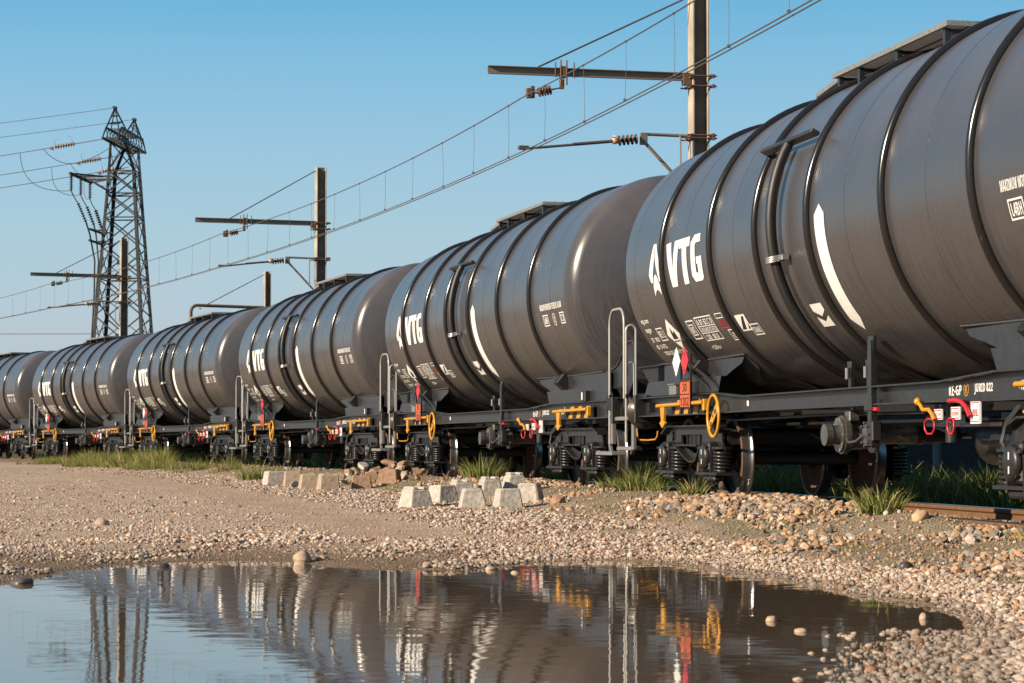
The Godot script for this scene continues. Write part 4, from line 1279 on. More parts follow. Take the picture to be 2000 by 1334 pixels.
	for s in [-1, 1]:
		b = B.new()
		var tip: Vector3 = P.call(2.7 * s, 0, 21.25)
		for q in [[3.5, 0.48], [3.5, -0.48], [1.7, 0.48], [1.7, -0.48]]:
			var f: Vector3 = P.call(q[0] * s, q[1], 20.0 if q[0] < 3 else 19.6)
			b.bar(f, tip, 0.09, 0.05)
		for t in [0.35, 0.65]:
			var k := []
			for q in [[3.5, 0.48], [3.5, -0.48], [1.7, -0.48], [1.7, 0.48]]: k.append(P.call(q[0] * s, q[1], 20.0 if q[0] < 3 else 19.6).lerp(tip, t))
			for i in 4: b.bar(k[i], k[(i + 1) % 4], 0.055, 0.03)
			b.bar(k[0], k[2], 0.05, 0.03)
		b.box(tip, Vector3(0.45, 0.14, 0.2), Basis(e1, Vector3.UP, e1.cross(Vector3.UP)))
		obj("earth_wire_peak", b, M.lattice, o)
	b = B.new()      # cable bracket
	for a in [-0.85, 0.85]:
		b.bar(P.call(a, 0.6, 17.25), P.call(a, 2.75, 17.25), 0.12, 0.1)
		b.bar(P.call(a, 0.8, 16.3), P.call(a, 2.3, 17.2), 0.07, 0.06)
	b.bar(P.call(-2.7, 2.75, 17.25), P.call(2.7, 2.75, 17.25), 0.16, 0.14)
	b.bar(P.call(-2.7, 2.75, 17.25), P.call(-0.85, 1.2, 17.25), 0.09, 0.08)
	b.bar(P.call(2.7, 2.75, 17.25), P.call(0.85, 1.2, 17.25), 0.09, 0.08)
	obj("cable_bracket", b, M.lattice, o)
	b = B.new()
	for y in [13.9, 13.2]:
		b.bar(P.call(-2.0, 1.7, y), P.call(2.0, 1.7, y), 0.12, 0.12)
		for a in [-0.9, 0.9]: b.bar(P.call(a, 0.9, y), P.call(a, 1.8, y), 0.1, 0.1)
	obj("lower_bracket", b, M.lattice, o)
	for a in [-2.4, 0.0, 2.4]:
		b = B.new()
		disc_string(b, P.call(a, 2.75, 17.15), P.call(a, 2.75, 16.2), 0.13, 9)
		obj("insulator", b, M.black, o)
		b = B.new()
		disc_string(b, P.call(a * 0.95, 2.35, 15.45), P.call(a * 0.85, 1.9, 14.3), 0.13, 8)
		obj("cable_termination", b, M.black, o)
		b = B.new()
		b.tube([P.call(a, 2.75, 16.2), P.call(a * 0.97, 2.6, 15.85), P.call(a * 0.95, 2.35, 15.45)], 0.035, 6)
		b.tube([P.call(a * 0.85, 1.9, 14.3), P.call(a * 0.7, 1.75, 13.6), P.call(a * 0.4 , 1.6, 12.0), P.call(a * 0.2 - 0.8, 1.55, 10.0), P.call(a * 0.1 - 1.2, 1.75, 5.0), P.call(a * 0.1 - 1.4, 2.0, 0.2)], 0.055, 6)
		obj("cable", b, M.black, o)
	# conductors: strain strings, wires that run off to the left, jumper loops
	var n := 0
	for q in [[-3.7, 0.5, 19.2, 1.75], [0.0, 0.5, 18.6, 1.0], [3.4, 0.5, 18.3, 0.5]]:
		var cd := thing("conductor", ["upper high voltage line with glass insulator string, highest of the three", "middle high voltage line with glass insulator string, second of the three", "lowest high voltage line with glass insulator string beside the pylon leg"][n], "power line", at, 0.0, "conductors that end at the pylon")
		n += 1
		var p0: Vector3 = P.call(q[0], q[1], q[2])
		var c0: float = q[1] + q[3]
		var y := func(c: float) -> float:
			var d: float = c - q[1]
			return q[2] - 0.16 * d + 0.0007 * d * d
		b = B.new()
		b.tube([p0, P.call(q[0], c0, y.call(c0))], 0.03, 5)
		obj("link", b, M.fence_wire, cd)
		b = B.new()
		disc_string(b, P.call(q[0], c0, y.call(c0)), P.call(q[0], c0 + 1.25, y.call(c0 + 1.25)), 0.15, 8)
		obj("insulator_string", b, M.glass_disc, cd)
		b = B.new()
		b.prism(pol([0, 0, 0.34, 0.11, 0.34, -0.16]), -0.03, 0.03, Transform3D(Basis(e2 * -1.0, Vector3.UP, (e2 * -1.0).cross(Vector3.UP)), P.call(q[0], c0 + 1.62, y.call(c0 + 1.62))))
		obj("yoke_plate", b, M.mast_rust, cd)
		for k in [0.1, 1.15]:
			b = B.new()
			b.tube([P.call(q[0], c0 + k, y.call(c0 + k)), P.call(q[0], c0 + k + 0.1, y.call(c0 + k) + 0.45), P.call(q[0], c0 + k + (0.28 if k < 1 else -0.15), y.call(c0 + k) + 0.5)], 0.014, 4)
			obj("arcing_horn", b, M.fence_wire, cd)
		b = B.new()
		var w := []
		for i in 40:
			var c := c0 + 1.25 + 110.0 * pow(i / 39.0, 1.6)
			w.append(P.call(q[0], c, y.call(c)))
		b.tube(w, 0.022, 5)
		obj("line", b, M.wire, cd)
		b = B.new()      # jumper under the string
		w = []
		var ce := c0 + 1.9
		for i in 16:
			var t := i / 15.0
			w.append(P.call(lerpf(q[0], q[0] * 0.5, t), lerpf(ce, 0.4, t), lerpf(y.call(ce), q[2] - 0.25, t) - 0.95 * sin(PI * pow(t, 0.8))))
		b.tube(w, 0.02, 5)
		w = []             # tail down to the cable bracket
		var cs: float = [5.6, 4.6, 3.35][n - 1]
		var a1: float = [-2.4, 0.0, 2.4][n - 1]
		for i in 16:
			var t := i / 15.0
			w.append(P.call(lerpf(q[0], a1, t), lerpf(cs, 2.75, pow(t, 2.2)), lerpf(y.call(cs), 16.2, 1.0 - pow(1.0 - t, 1.9)) - 0.15 * sin(PI * t)))
		b.tube(w, 0.02, 5)
		obj("jumper", b, M.wire, cd)
	n = 0
	for s in [-1, 1]:
		var b2 := B.new()
		var w := []
		for i in 40:
			var c := 110.0 * pow(i / 39.0, 1.6)
			w.append(at + P.call(2.7 * s, c, 21.25 - 0.13 * c + 0.0007 * c * c))
		b2.tube(w, 0.017, 5)
		tag(obj("earth_wire", b2, M.wire), ["thin earth wire from the pylon's taller left peak", "thin earth wire from the pylon's right peak"][n], "power line", "earth wires at the top of the pylon")
		n += 1
	b = B.new()
	var w := []
	for i in 30:
		var t := i / 29.0
		w.append(Vector3(lerpf(-95, -26, t), 7.5 + 1.6 * pow(1 - t, 1.5) - 0.2 * sin(PI * t), -152.5))
	b.tube(w, 0.02, 5)
	tag(obj("service_cable", b, M.mast_rust), "thin brownish cable running nearly level into the pylon's foot", "cable")

# ------------------------------------------------------------------ things in the yard
func frustum(b: B, w: float, d: float, h: float, top: float, groove := false, seed_ := 1) -> void:
	var r := RandomNumberGenerator.new()
	r.seed = seed_
	var bw := w / 2; var bd := d / 2
	var tw := bw * top; var td := bd * top
	var e := 0.014
	var lv := [[bw, bd, 0.0], [bw, bd, 0.02], [tw, td, h - e], [tw - e, td - e, h]]
	var rings := []
	for q in lv:
		var k := []
		for c in [[-1, -1], [1, -1], [1, 1], [-1, 1]]:
			for s in [[e, 0], [0, e]] if c[0] * c[1] < 0 else [[0, e], [e, 0]]:
				k.append(Vector3(c[0] * (q[0] - s[0]) + r.randf_range(-0.004, 0.004), q[2] + r.randf_range(-0.003, 0.003), c[1] * (q[1] - s[1]) + r.randf_range(-0.004, 0.004)))
		rings.append(k)
	var cen := Vector3(0, h / 2, 0)
	for i in 3:
		for j in 8: b.out([rings[i][j], rings[i][(j + 1) % 8], rings[i + 1][(j + 1) % 8], rings[i + 1][j]], cen)
	b.out(rings[3], cen)
	b.out(rings[0], cen)
	if groove:
		for s in [-1, 1]: b.bevel(Vector3(s * tw * 0.55, h + 0.012, 0), Vector3(tw * 0.62, 0.04, td * 1.9), 0.012)

func chunk(b: B, r: Vector3, seed_: int, cuts := 13) -> void:    # a broken lump: an ellipsoid cut by planes
	var g := RandomNumberGenerator.new()
	g.seed = seed_
	var planes := []
	for i in cuts:
		var n := Vector3(g.randfn(), g.randfn(), g.randfn()).normalized()
		planes.append([n, g.randf_range(0.42, 0.72)])
	var m := SphereMesh.new()
	m.radius = 1.0; m.height = 2.0; m.radial_segments = 14; m.rings = 8
	var a := m.get_mesh_arrays()
	var v: PackedVector3Array = a[Mesh.ARRAY_VERTEX]
	var ix: PackedInt32Array = a[Mesh.ARRAY_INDEX]
	for i in v.size():
		for p in planes:
			var d: float = v[i].dot(p[0]) - p[1]
			if d > 0: v[i] -= p[0] * d
		v[i] *= r
	for i in range(0, ix.size(), 3): b.out([v[ix[i]], v[ix[i + 1]], v[ix[i + 2]]], Vector3.ZERO)

func pebble_mesh(seed_: int, angular: bool) -> ArrayMesh:
	var g := RandomNumberGenerator.new()
	g.seed = seed_
	var b := B.new()
	var m := SphereMesh.new()
	m.radius = 1.0; m.height = 2.0
	m.radial_segments = 8 if not angular else 7
	m.rings = 5 if not angular else 4
	var a := m.get_mesh_arrays()
	var v: PackedVector3Array = a[Mesh.ARRAY_VERTEX]
	var ix: PackedInt32Array = a[Mesh.ARRAY_INDEX]
	var planes := []
	for i in (8 if angular else 4): planes.append([Vector3(g.randfn(), g.randfn(), g.randfn()).normalized(), g.randf_range(0.5, 0.8) if angular else g.randf_range(0.75, 0.95)])
	var r := Vector3(1.0, g.randf_range(0.5, 0.72), g.randf_range(0.68, 0.95))
	for i in v.size():
		for p in planes:
			var d: float = v[i].dot(p[0]) - p[1]
			if d > 0: v[i] -= p[0] * d * (1.0 if angular else 0.7)
		v[i] *= r
		v[i] = (v[i] * 1000.0).round() / 1000.0
	b.smooth(not angular)
	for i in range(0, ix.size(), 3): b.out([v[ix[i]], v[ix[i + 1]], v[ix[i + 2]]], Vector3.ZERO)
	return b.done()

func tuft_mesh(n: int, rad: float, h: float, seed_: int, dry: float, w := 0.006) -> ArrayMesh:
	var g := RandomNumberGenerator.new()
	g.seed = seed_
	var v := PackedVector3Array()
	var nn := PackedVector3Array()
	var c := PackedColorArray()
	var ix := PackedInt32Array()
	for i in n:
		var a := g.randf() * TAU
		var q := rad * sqrt(g.randf())
		var p := Vector3(cos(a) * q, -0.02, sin(a) * q)
		var hh := h * g.randf_range(0.45, 1.1) * (1.0 - 0.35 * q / rad)
		var lean := Vector3(cos(a), 0, sin(a)) * (0.15 + 0.5 * q / rad) + Vector3(g.randfn(), 0, g.randfn()) * 0.22
		var side := Vector3(g.randfn(), 0, g.randfn()).normalized()
		var ww := w * g.randf_range(0.7, 1.5)
		var col := L(0.075, 0.105, 0.024).lerp(L(0.20, 0.205, 0.06), pow(g.randf(), 1.4))
		if g.randf() < dry: col = L(0.40, 0.31, 0.14).lerp(L(0.28, 0.22, 0.09), g.randf())
		var base := v.size()
		for k in 4:
			var t := k / 3.0
			var o := p + Vector3.UP * hh * (t - 0.22 * t * t * lean.length()) + lean * hh * t * t
			var x := side * ww * (1.0 - t * 0.92)
			v.append(o - x); v.append(o + x)
			var no := (side.cross(Vector3.UP) * 0.6 + Vector3.UP * 0.5).normalized()
			nn.append(no); nn.append(no)
			var cc := col.lerp(col * 1.25, t)
			cc.a = 1.0
			c.append(cc); c.append(cc)
		for k in 3:
			var j := base + k * 2
			ix.append_array([j, j + 2, j + 1, j + 1, j + 2, j + 3])
	var a := []
	a.resize(Mesh.ARRAY_MAX)
	a[Mesh.ARRAY_VERTEX] = v
	a[Mesh.ARRAY_NORMAL] = nn
	a[Mesh.ARRAY_COLOR] = c
	a[Mesh.ARRAY_INDEX] = ix
	var m := ArrayMesh.new()
	m.add_surface_from_arrays(Mesh.PRIMITIVE_TRIANGLES, a)
	return m

func multi(called: String, mesh: Mesh, m: Material, T: Array, C: Array, label: String, category: String) -> void:
	var mm := MultiMesh.new()
	mm.transform_format = MultiMesh.TRANSFORM_3D
	mm.use_colors = C.size() > 0
	mm.mesh = mesh
	mm.instance_count = T.size()
	for i in T.size():
		mm.set_instance_transform(i, T[i])
		if C.size(): mm.set_instance_color(i, C[i])
	var o := MultiMeshInstance3D.new()
	o.name = called
	o.multimesh = mm
	o.material_override = m
	add_child(o, true)
	tag(o, label, category, "", "stuff")

func stone_colour(kind: int) -> Color:
	var t := rng.randf()
	var k := rng.randf_range(0.62, 1.22)
	var c: Color
	if kind == 0: c = L(0.54, 0.405, 0.31).lerp(L(0.48, 0.40, 0.335), t) if rng.randf() < 0.78 else L(0.17, 0.13, 0.10).lerp(L(0.42, 0.23, 0.125), t)
	elif kind == 1: c = L(0.46, 0.27, 0.14).lerp(L(0.38, 0.26, 0.17), t) if rng.randf() < 0.72 else L(0.17, 0.16, 0.15).lerp(L(0.32, 0.28, 0.24), t)
	else: c = L(0.20, 0.15, 0.11).lerp(L(0.34, 0.24, 0.16), t)
	c = c * k
	c.a = 1.0
	return c

func turned(r: float, flat: float) -> Basis:
	var b := Basis(Vector3.UP, rng.randf() * TAU) * Basis(Vector3(rng.randfn(), 0, rng.randfn()).normalized(), rng.randfn() * flat)
	return b.scaled(Vector3.ONE * r)

func make_stones() -> void:
	var rounded := []
	var angular := []
	for k in 4: rounded.append([pebble_mesh(50 + k, false), [], []])
	for k in 3: angular.append([pebble_mesh(80 + k, true), [], []])
	var ballast := [pebble_mesh(95, true), [], []]
	for i in 720000:
		var z := 8.2 * pow(70.0 / 8.2, rng.randf())
		var x := rng.randf_range(-1, 1) * (0.225 * z + 0.9)
		var l := lat_of(x, z)
		if l < -3.5: continue
		var d := sd(x, z)
		var n := und.get_noise_2d(x * 1.4 + 30, z * 1.4)
		var grain := z / 30.0
		if l < 1.0:
			if z > 45 or rng.randf() > 0.6: continue
			if rng.randf() > 0.5: continue
			var r := 0.020 * exp(rng.randfn() * 0.3)
			ballast[1].append(Transform3D(turned(r, 1.0), Vector3(x, ground(x, z) + r * 0.3, -z)))
			ballast[2].append(stone_colour(2))
		elif l < 3.0 and d > 0.8:
			var hs := s_of(x, z)
			var heap := maxf(0.8 * smoothstep(0.05, 0.4, n), maxf(smoothstep(3.4, 1.8, absf(hs - 0.4)) * smoothstep(2.75, 2.3, l), smoothstep(2.2, 1.0, absf(hs + 11.0)) * smoothstep(2.6, 2.2, l)))
			if rng.randf() > 0.16 + 0.52 * heap: continue
			var r := (0.0075 + 0.0115 * heap) * exp(rng.randfn() * 0.58)
			r = minf(maxf(r, 0.007 * grain), 0.06)
			var q: Array = angular[rng.randi() % 3]
			q[1].append(Transform3D(turned(r, 0.8), Vector3(x, ground(x, z) + r * 0.3, -z)))
			q[2].append(stone_colour(1 if rng.randf() < 0.75 else 0))
		elif d > -0.02 or (x > 1.02 + 0.1 * sin(z * 5.0) and z < 11.0 and d > -0.62 and rng.randf() < 0.85 * pow(1.0 + d / 0.62, 1.6)):
			var shoreness := smoothstep(3.0, 0.2, d) if x > -0.6 else smoothstep(2.4, 0.9, d) * smoothstep(0.05, 0.5, d + n * 0.5)
			var road := smoothstep(1.0, 0.2, absf(l - 5.2 - 0.5 * n))
			var keep := lerpf(0.42, 0.97, shoreness) * (1.0 - 0.75 * road * (1.0 - shoreness))
			var band := smoothstep(0.9, 0.5, absf(l - 3.9 - 0.2 * n)) if z > 20.0 else 0.0     # rough gravel before the blocks
			if z > 18.5: keep *= 0.6 + 0.4 * smoothstep(-0.2, 0.2, n)
			keep = maxf(keep, 0.9 * band)
			if x < -0.3 and d < 1.3: keep *= lerpf(0.25, 1.0, smoothstep(-0.25, 0.3, n + fine.get_noise_2d(x * 1.5, z * 1.5)))
			if rng.randf() > keep: continue
			var r := lerpf(0.0050, 0.0078, shoreness) * exp(rng.randfn() * 0.42)
			r *= 1.0 + 0.75 * band
			if z > 18.5 and road < 0.5: r *= 1.1 + 0.45 * smoothstep(-0.2, 0.4, fine.get_noise_2d(x * 0.9, z * 0.6))
			if x < -0.3 and d < 2.8: r *= 0.9 + 0.7 * smoothstep(-0.3, 0.3, n)
			if rng.randf() < 0.06 * (0.4 + smoothstep(-0.3, 0.3, n)): r *= 2.1
			if z < 13.5 and x > 0.9: r *= 1.05
			r = minf(maxf(r, 0.0032 + 0.0025 * grain), 0.03)
			var y := ground(x, z) + r * 0.34
			if d < 0: y = WATER + r * rng.randf_range(-0.3, 0.3)
			var q: Array = rounded[rng.randi() % 4] if rng.randf() < 0.6 else angular[rng.randi() % 3]
			q[1].append(Transform3D(turned(r, 0.45), Vector3(x, y, -z)))
			var c := stone_colour(0)
			if band > 0.3 and rng.randf() < 0.3: c = c * 0.5
			if d < 0.12 or (x < -0.3 and d < 0.9 and rng.randf() < 0.6):
				c = c * 0.62
				c.a = 1.0
			q[2].append(c)
	var names := ["pale", "beige", "pinkish", "smooth grey"]
	for k in 4: multi("gravel", rounded[k][0], M.stone, rounded[k][1], rounded[k][2], "loose rounded pale gravel all over the yard and round the puddle", "gravel")
	for k in 3: multi("rubble", angular[k][0], M.rubble, angular[k][1], angular[k][2], "angular orange and grey rubble heaped along the near rail", "rubble")
	multi("ballast", ballast[0], M.rubble, ballast[1], ballast[2], "brown track ballast between the rails under the wagons", "ballast")

func place_stone(x: float, z: float, r: float, seed_: int, label: String, group := "", sink := 0.2, flat := 0.6, m: Material = null, squash := 0.7) -> void:
	var b := B.new()
	var g := RandomNumberGenerator.new()
	g.seed = seed_
	b.smooth()
	var sm := SphereMesh.new()
	sm.radius = 1.0; sm.height = 2.0; sm.radial_segments = 16; sm.rings = 9
	var a := sm.get_mesh_arrays()
	var v: PackedVector3Array = a[Mesh.ARRAY_VERTEX]
	var ix: PackedInt32Array = a[Mesh.ARRAY_INDEX]
	var nz := noise(0.8, 2, FastNoiseLite.TYPE_SIMPLEX_SMOOTH, seed_)
	for i in v.size():
		v[i] *= 1.0 + 0.22 * nz.get_noise_3dv(v[i])
		v[i] *= Vector3(1.0, squash, 0.8) * r
		v[i] = (v[i] * 10000.0).round() / 10000.0
	for i in range(0, ix.size(), 3): b.out([v[ix[i]], v[ix[i + 1]], v[ix[i + 2]]], Vector3.ZERO)
	var o := obj("stone", b, m if m else M.pebble)
	o.position = Vector3(x, maxf(ground(x, z), WATER - 0.004) + r * squash * (1.0 - 2.0 * sink) , -z)
	o.rotation = Vector3(g.randfn() * 0.15 * flat, g.randf() * TAU, g.randfn() * 0.15 * flat)
	tag(o, label, "stone", group)

func place_block(x: float, z: float, w: float, d: float, h: float, top: float, turn: float, groove: bool, m: Material, label: String, group: String, lift := 0.0, tilt := Vector3.ZERO) -> void:
	var b := B.new()
	frustum(b, w, d, h, top, groove, int(absf(x * 100.0)) + 3)
	var o := obj("concrete_block", b, m)
	o.position = Vector3(x, ground(x, z) - 0.03 + lift, -z)
	o.rotation = Vector3(tilt.x, turn, tilt.z)
	tag(o, label, "concrete block", group)

func make_yard() -> void:
	var gr := "concrete blocks set out in the yard"
	var C: Material = M.concrete
	place_block(-1.08, 27.2, 0.29, 0.42, 0.24, 0.74, 0.42, true, C, "grey concrete block at the left end of the right row", gr)
	place_block(-0.82, 28.6, 0.28, 0.36, 0.24, 0.78, 0.5, false, C, "concrete block half shaded by the first block of the right row", gr)
	place_block(-0.62, 29.6, 0.30, 0.34, 0.25, 0.74, 0.3, true, C, "concrete block behind the foremost one, third from the left", gr)
	place_block(-0.43, 26.4, 0.30, 0.30, 0.25, 0.70, 0.1, false, C, "foremost pale concrete block in the middle of the right row", gr)
	place_block(-0.27, 29.7, 0.29, 0.32, 0.25, 0.74, 0.25, true, C, "grooved concrete block at the back between the two foremost ones", gr)
	place_block(-0.045, 26.2, 0.29, 0.34, 0.24, 0.76, 0.2, false, C, "pale concrete block with weeds at its foot, in the right row", gr)
	place_block(0.03, 29.9, 0.28, 0.30, 0.25, 0.72, 0.3, true, C, "low grooved concrete block at the back, rightmost of the hidden ones", gr)
	place_block(0.20, 27.4, 0.29, 0.32, 0.24, 0.74, -0.25, false, C, "concrete block with cracked face at the right end of the row", gr)
	var t: Material = M.concrete_tan
	var gl := "tan and white blocks of the rubble pile"
	place_block(-4.06, 41.6, 0.40, 0.36, 0.26, 0.82, 0.35, false, C, "white concrete block at the left end of the rubble pile", gl)
	place_block(-3.62, 40.0, 0.30, 0.36, 0.27, 0.86, 0.15, false, t, "tan block next to the white one at the pile's left end", gl)
	place_block(-3.20, 38.2, 0.32, 0.34, 0.25, 0.76, 0.2, false, t, "tan tapered block third from the left before the rubble pile", gl)
	place_block(-2.78, 36.7, 0.32, 0.34, 0.26, 0.84, 0.25, false, t, "brownish block with a notch, foremost at the rubble pile", gl)
	place_block(-2.30, 37.0, 0.32, 0.34, 0.24, 0.86, 0.1, false, M.brick, "orange brown block right of the foremost one in the pile", gl)
	place_block(-1.92, 38.0, 0.34, 0.30, 0.26, 0.82, -0.2, false, M.brick, "reddish block at the right end of the rubble pile", gl)
	var lumps := [[-3.45, 41.6, 0.17, 0.22, 0], [-3.05, 40.8, 0.20, 0.14, 1], [-2.7, 39.6, 0.30, 0.12, 2], [-2.55, 41.5, 0.22, 0.30, 2], [-2.25, 40.2, 0.26, 0.20, 0], [-2.0, 39.4, 0.20, 0.24, 0], [-1.85, 41.0, 0.20, 0.30, 0], [-1.55, 39.2, 0.15, 0.17, 0], [-2.45, 38.3, 0.25, 0.06, 0], [-3.0, 39.0, 0.18, 0.2, 2], [-1.45, 37.2, 0.12, 0.03, 0], [-2.15, 42.0, 0.2, 0.36, 0]]
	var lbl := ["rust coloured broken lump at the left top of the rubble pile", "small tan lump behind the tan blocks", "flat pale slab lying across the rubble pile", "pale slab tilted up at the peak of the rubble pile", "orange broken brick lump in the middle of the rubble pile", "jagged orange brick piece above the orange brown block", "upright dark red brick fragment near the pile's right top", "pointed brick shard standing before the wagon's wheel", "dark lump in shadow between the front blocks", "whitish broken lump behind the third tapered block", "thin brick splinter leaning beyond the pile's right end", "dark brick fragment at the back of the rubble pile"]
	var mats := [M.brick, M.concrete_tan, M.concrete]
	for i in lumps.size():
		var q: Array = lumps[i]
		var b := B.new()
		chunk(b, Vector3(q[2] * 0.85, q[2] * 0.42, q[2] * 0.62), 300 + i)
		var o := obj("rubble_lump", b, mats[q[4]])
		o.position = Vector3(q[0], ground(q[0], q[1]) + q[3] * 0.5 + 0.03, -q[1])
		o.rotation = Vector3(0.3 * sin(i * 2.1), i * 1.7, 0.45 * cos(i * 1.3))
		tag(o, lbl[i], "rubble", "broken lumps of the rubble pile")
	var r3 := RandomNumberGenerator.new()
	r3.seed = 31
	for i in 34:
		var x := r3.randf_range(-3.55, -1.5)
		var z := r3.randf_range(38.2, 42.0)
		var b := B.new()
		var sz := r3.randf_range(0.07, 0.17)
		chunk(b, Vector3(sz, sz * r3.randf_range(0.35, 0.8), sz * 0.75), 600 + i)
		var mid := 1.0 - absf((x + 2.5) / 1.1)
		var o := obj("rubble_lump", b, mats[r3.randi_range(0, 2) if x < -2.4 else (0 if r3.randf() < 0.6 else 1)])
		o.position = Vector3(x, ground(x, z) + 0.04 + 0.20 * clampf(mid, 0, 1) * r3.randf(), -z)
		o.rotation = Vector3(r3.randfn() * 0.4, r3.randf() * TAU, r3.randfn() * 0.4)
		tag(o, "small broken beige or brick lump in the rubble pile", "rubble", "small lumps of the rubble pile")
	var b := B.new()
	chunk(b, Vector3(0.16, 0.065, 0.08), 333)
	var o := obj("brick_piece", b, M.brick)
	o.position = Vector3(0.5, ground(0.5, 26.2) + 0.04, -26.2)
	o.rotation.y = 0.3
	tag(o, "dark broken brick lying right of the concrete block row", "brick")
	# stones that stand out
	place_stone(-1.49, 17.25, 0.085, 5, "big pale rounded stone on the puddle's far shore", "", 0.3)
	place_stone(-1.36, 17.35, 0.06, 6, "flat pale stone touching the big rounded one", "", 0.35, 0.4, null, 0.4)
	place_stone(-1.47, 16.85, 0.05, 7, "reddish stone at the water's edge below the big one", "", 0.4)
	place_stone(1.24, 11.62, 0.034, 8, "round tan pebble alone in the dark water", "", 0.35, 0.5, null, 0.65)
	place_stone(1.30, 10.95, 0.032, 9, "tan pebble in the water left of the gravel spit", "", 0.35, 0.5, null, 0.5)
	place_stone(1.99, 11.75, 0.026, 10, "pointed pebble standing in the water by the right shore", "", 0.3, 0.5, null, 0.95)
	place_stone(-3.87, 22.9, 0.068, 12, "largest rounded stone lying on the bare earth at left", "", 0.35)
	place_stone(-3.25, 23.0, 0.04, 13, "knobbly stone right of the largest one at left", "", 0.3)
	place_stone(-2.98, 14.75, 0.085, 14, "dark flat wet stone at the frame's left, in the shallows", "", 0.4, 0.5, M.wet, 0.4)
	place_stone(3.2, 19.0, 0.09, 15, "big sandy boulder among the rubble by the rail", "", 0.35, 0.6, M.sandy, 0.6)
	place_stone(2.35, 20.8, 0.06, 16, "sandy angular stone on the rubble heap's front", "", 0.3, 0.6, M.sandy)
	place_stone(2.75, 22.0, 0.055, 17, "pale stone on top of the rubble heap", "", 0.3, 0.6, M.sandy)
	place_stone(2.5, 15.4, 0.05, 18, "dark stone on the gravel bank right of the puddle", "", 0.3, 0.6, M.wet)
	place_stone(-0.14, 16.3, 0.045, 19, "tan flat stone in the water before the middle shore", "", 0.35, 0.5, null, 0.5)
	place_stone(0.02, 15.9, 0.03, 20, "small flat pebble farthest out before the middle shore", "", 0.35, 0.5, null, 0.5)
	place_stone(-2.4, 16.7, 0.05, 21, "brown pebble in the water by the pylon's reflection", "", 0.35, 0.5, M.wet, 0.5)
	var r2 := RandomNumberGenerator.new()
	r2.seed = 77
	for i in 46:
		var z := r2.randf_range(8.7, 10.9)
		var x := 0.98 + (z - 8.7) * 0.20 + absf(r2.randfn()) * 0.28
		place_stone(x, z, r2.randf_range(0.010, 0.024), 400 + i, "rounded tan stone half sunk at the edge of the gravel spit", "stones of the gravel spit", r2.randf_range(0.3, 0.45), 0.8, null, 0.5)
	for i in 40:
		var z := r2.randf_range(8.7, 14.5)
		var x := 1.75 + r2.randf() * 0.9 if z < 11 else 2.35 + r2.randf() * 0.9
		if sd(x, z) < 0.02: continue
		place_stone(x, z, r2.randf_range(0.020, 0.036), 500 + i, "larger smooth stone among the pebbles of the right bank", "large stones of the right bank", 0.25, 0.8, null, 0.65)

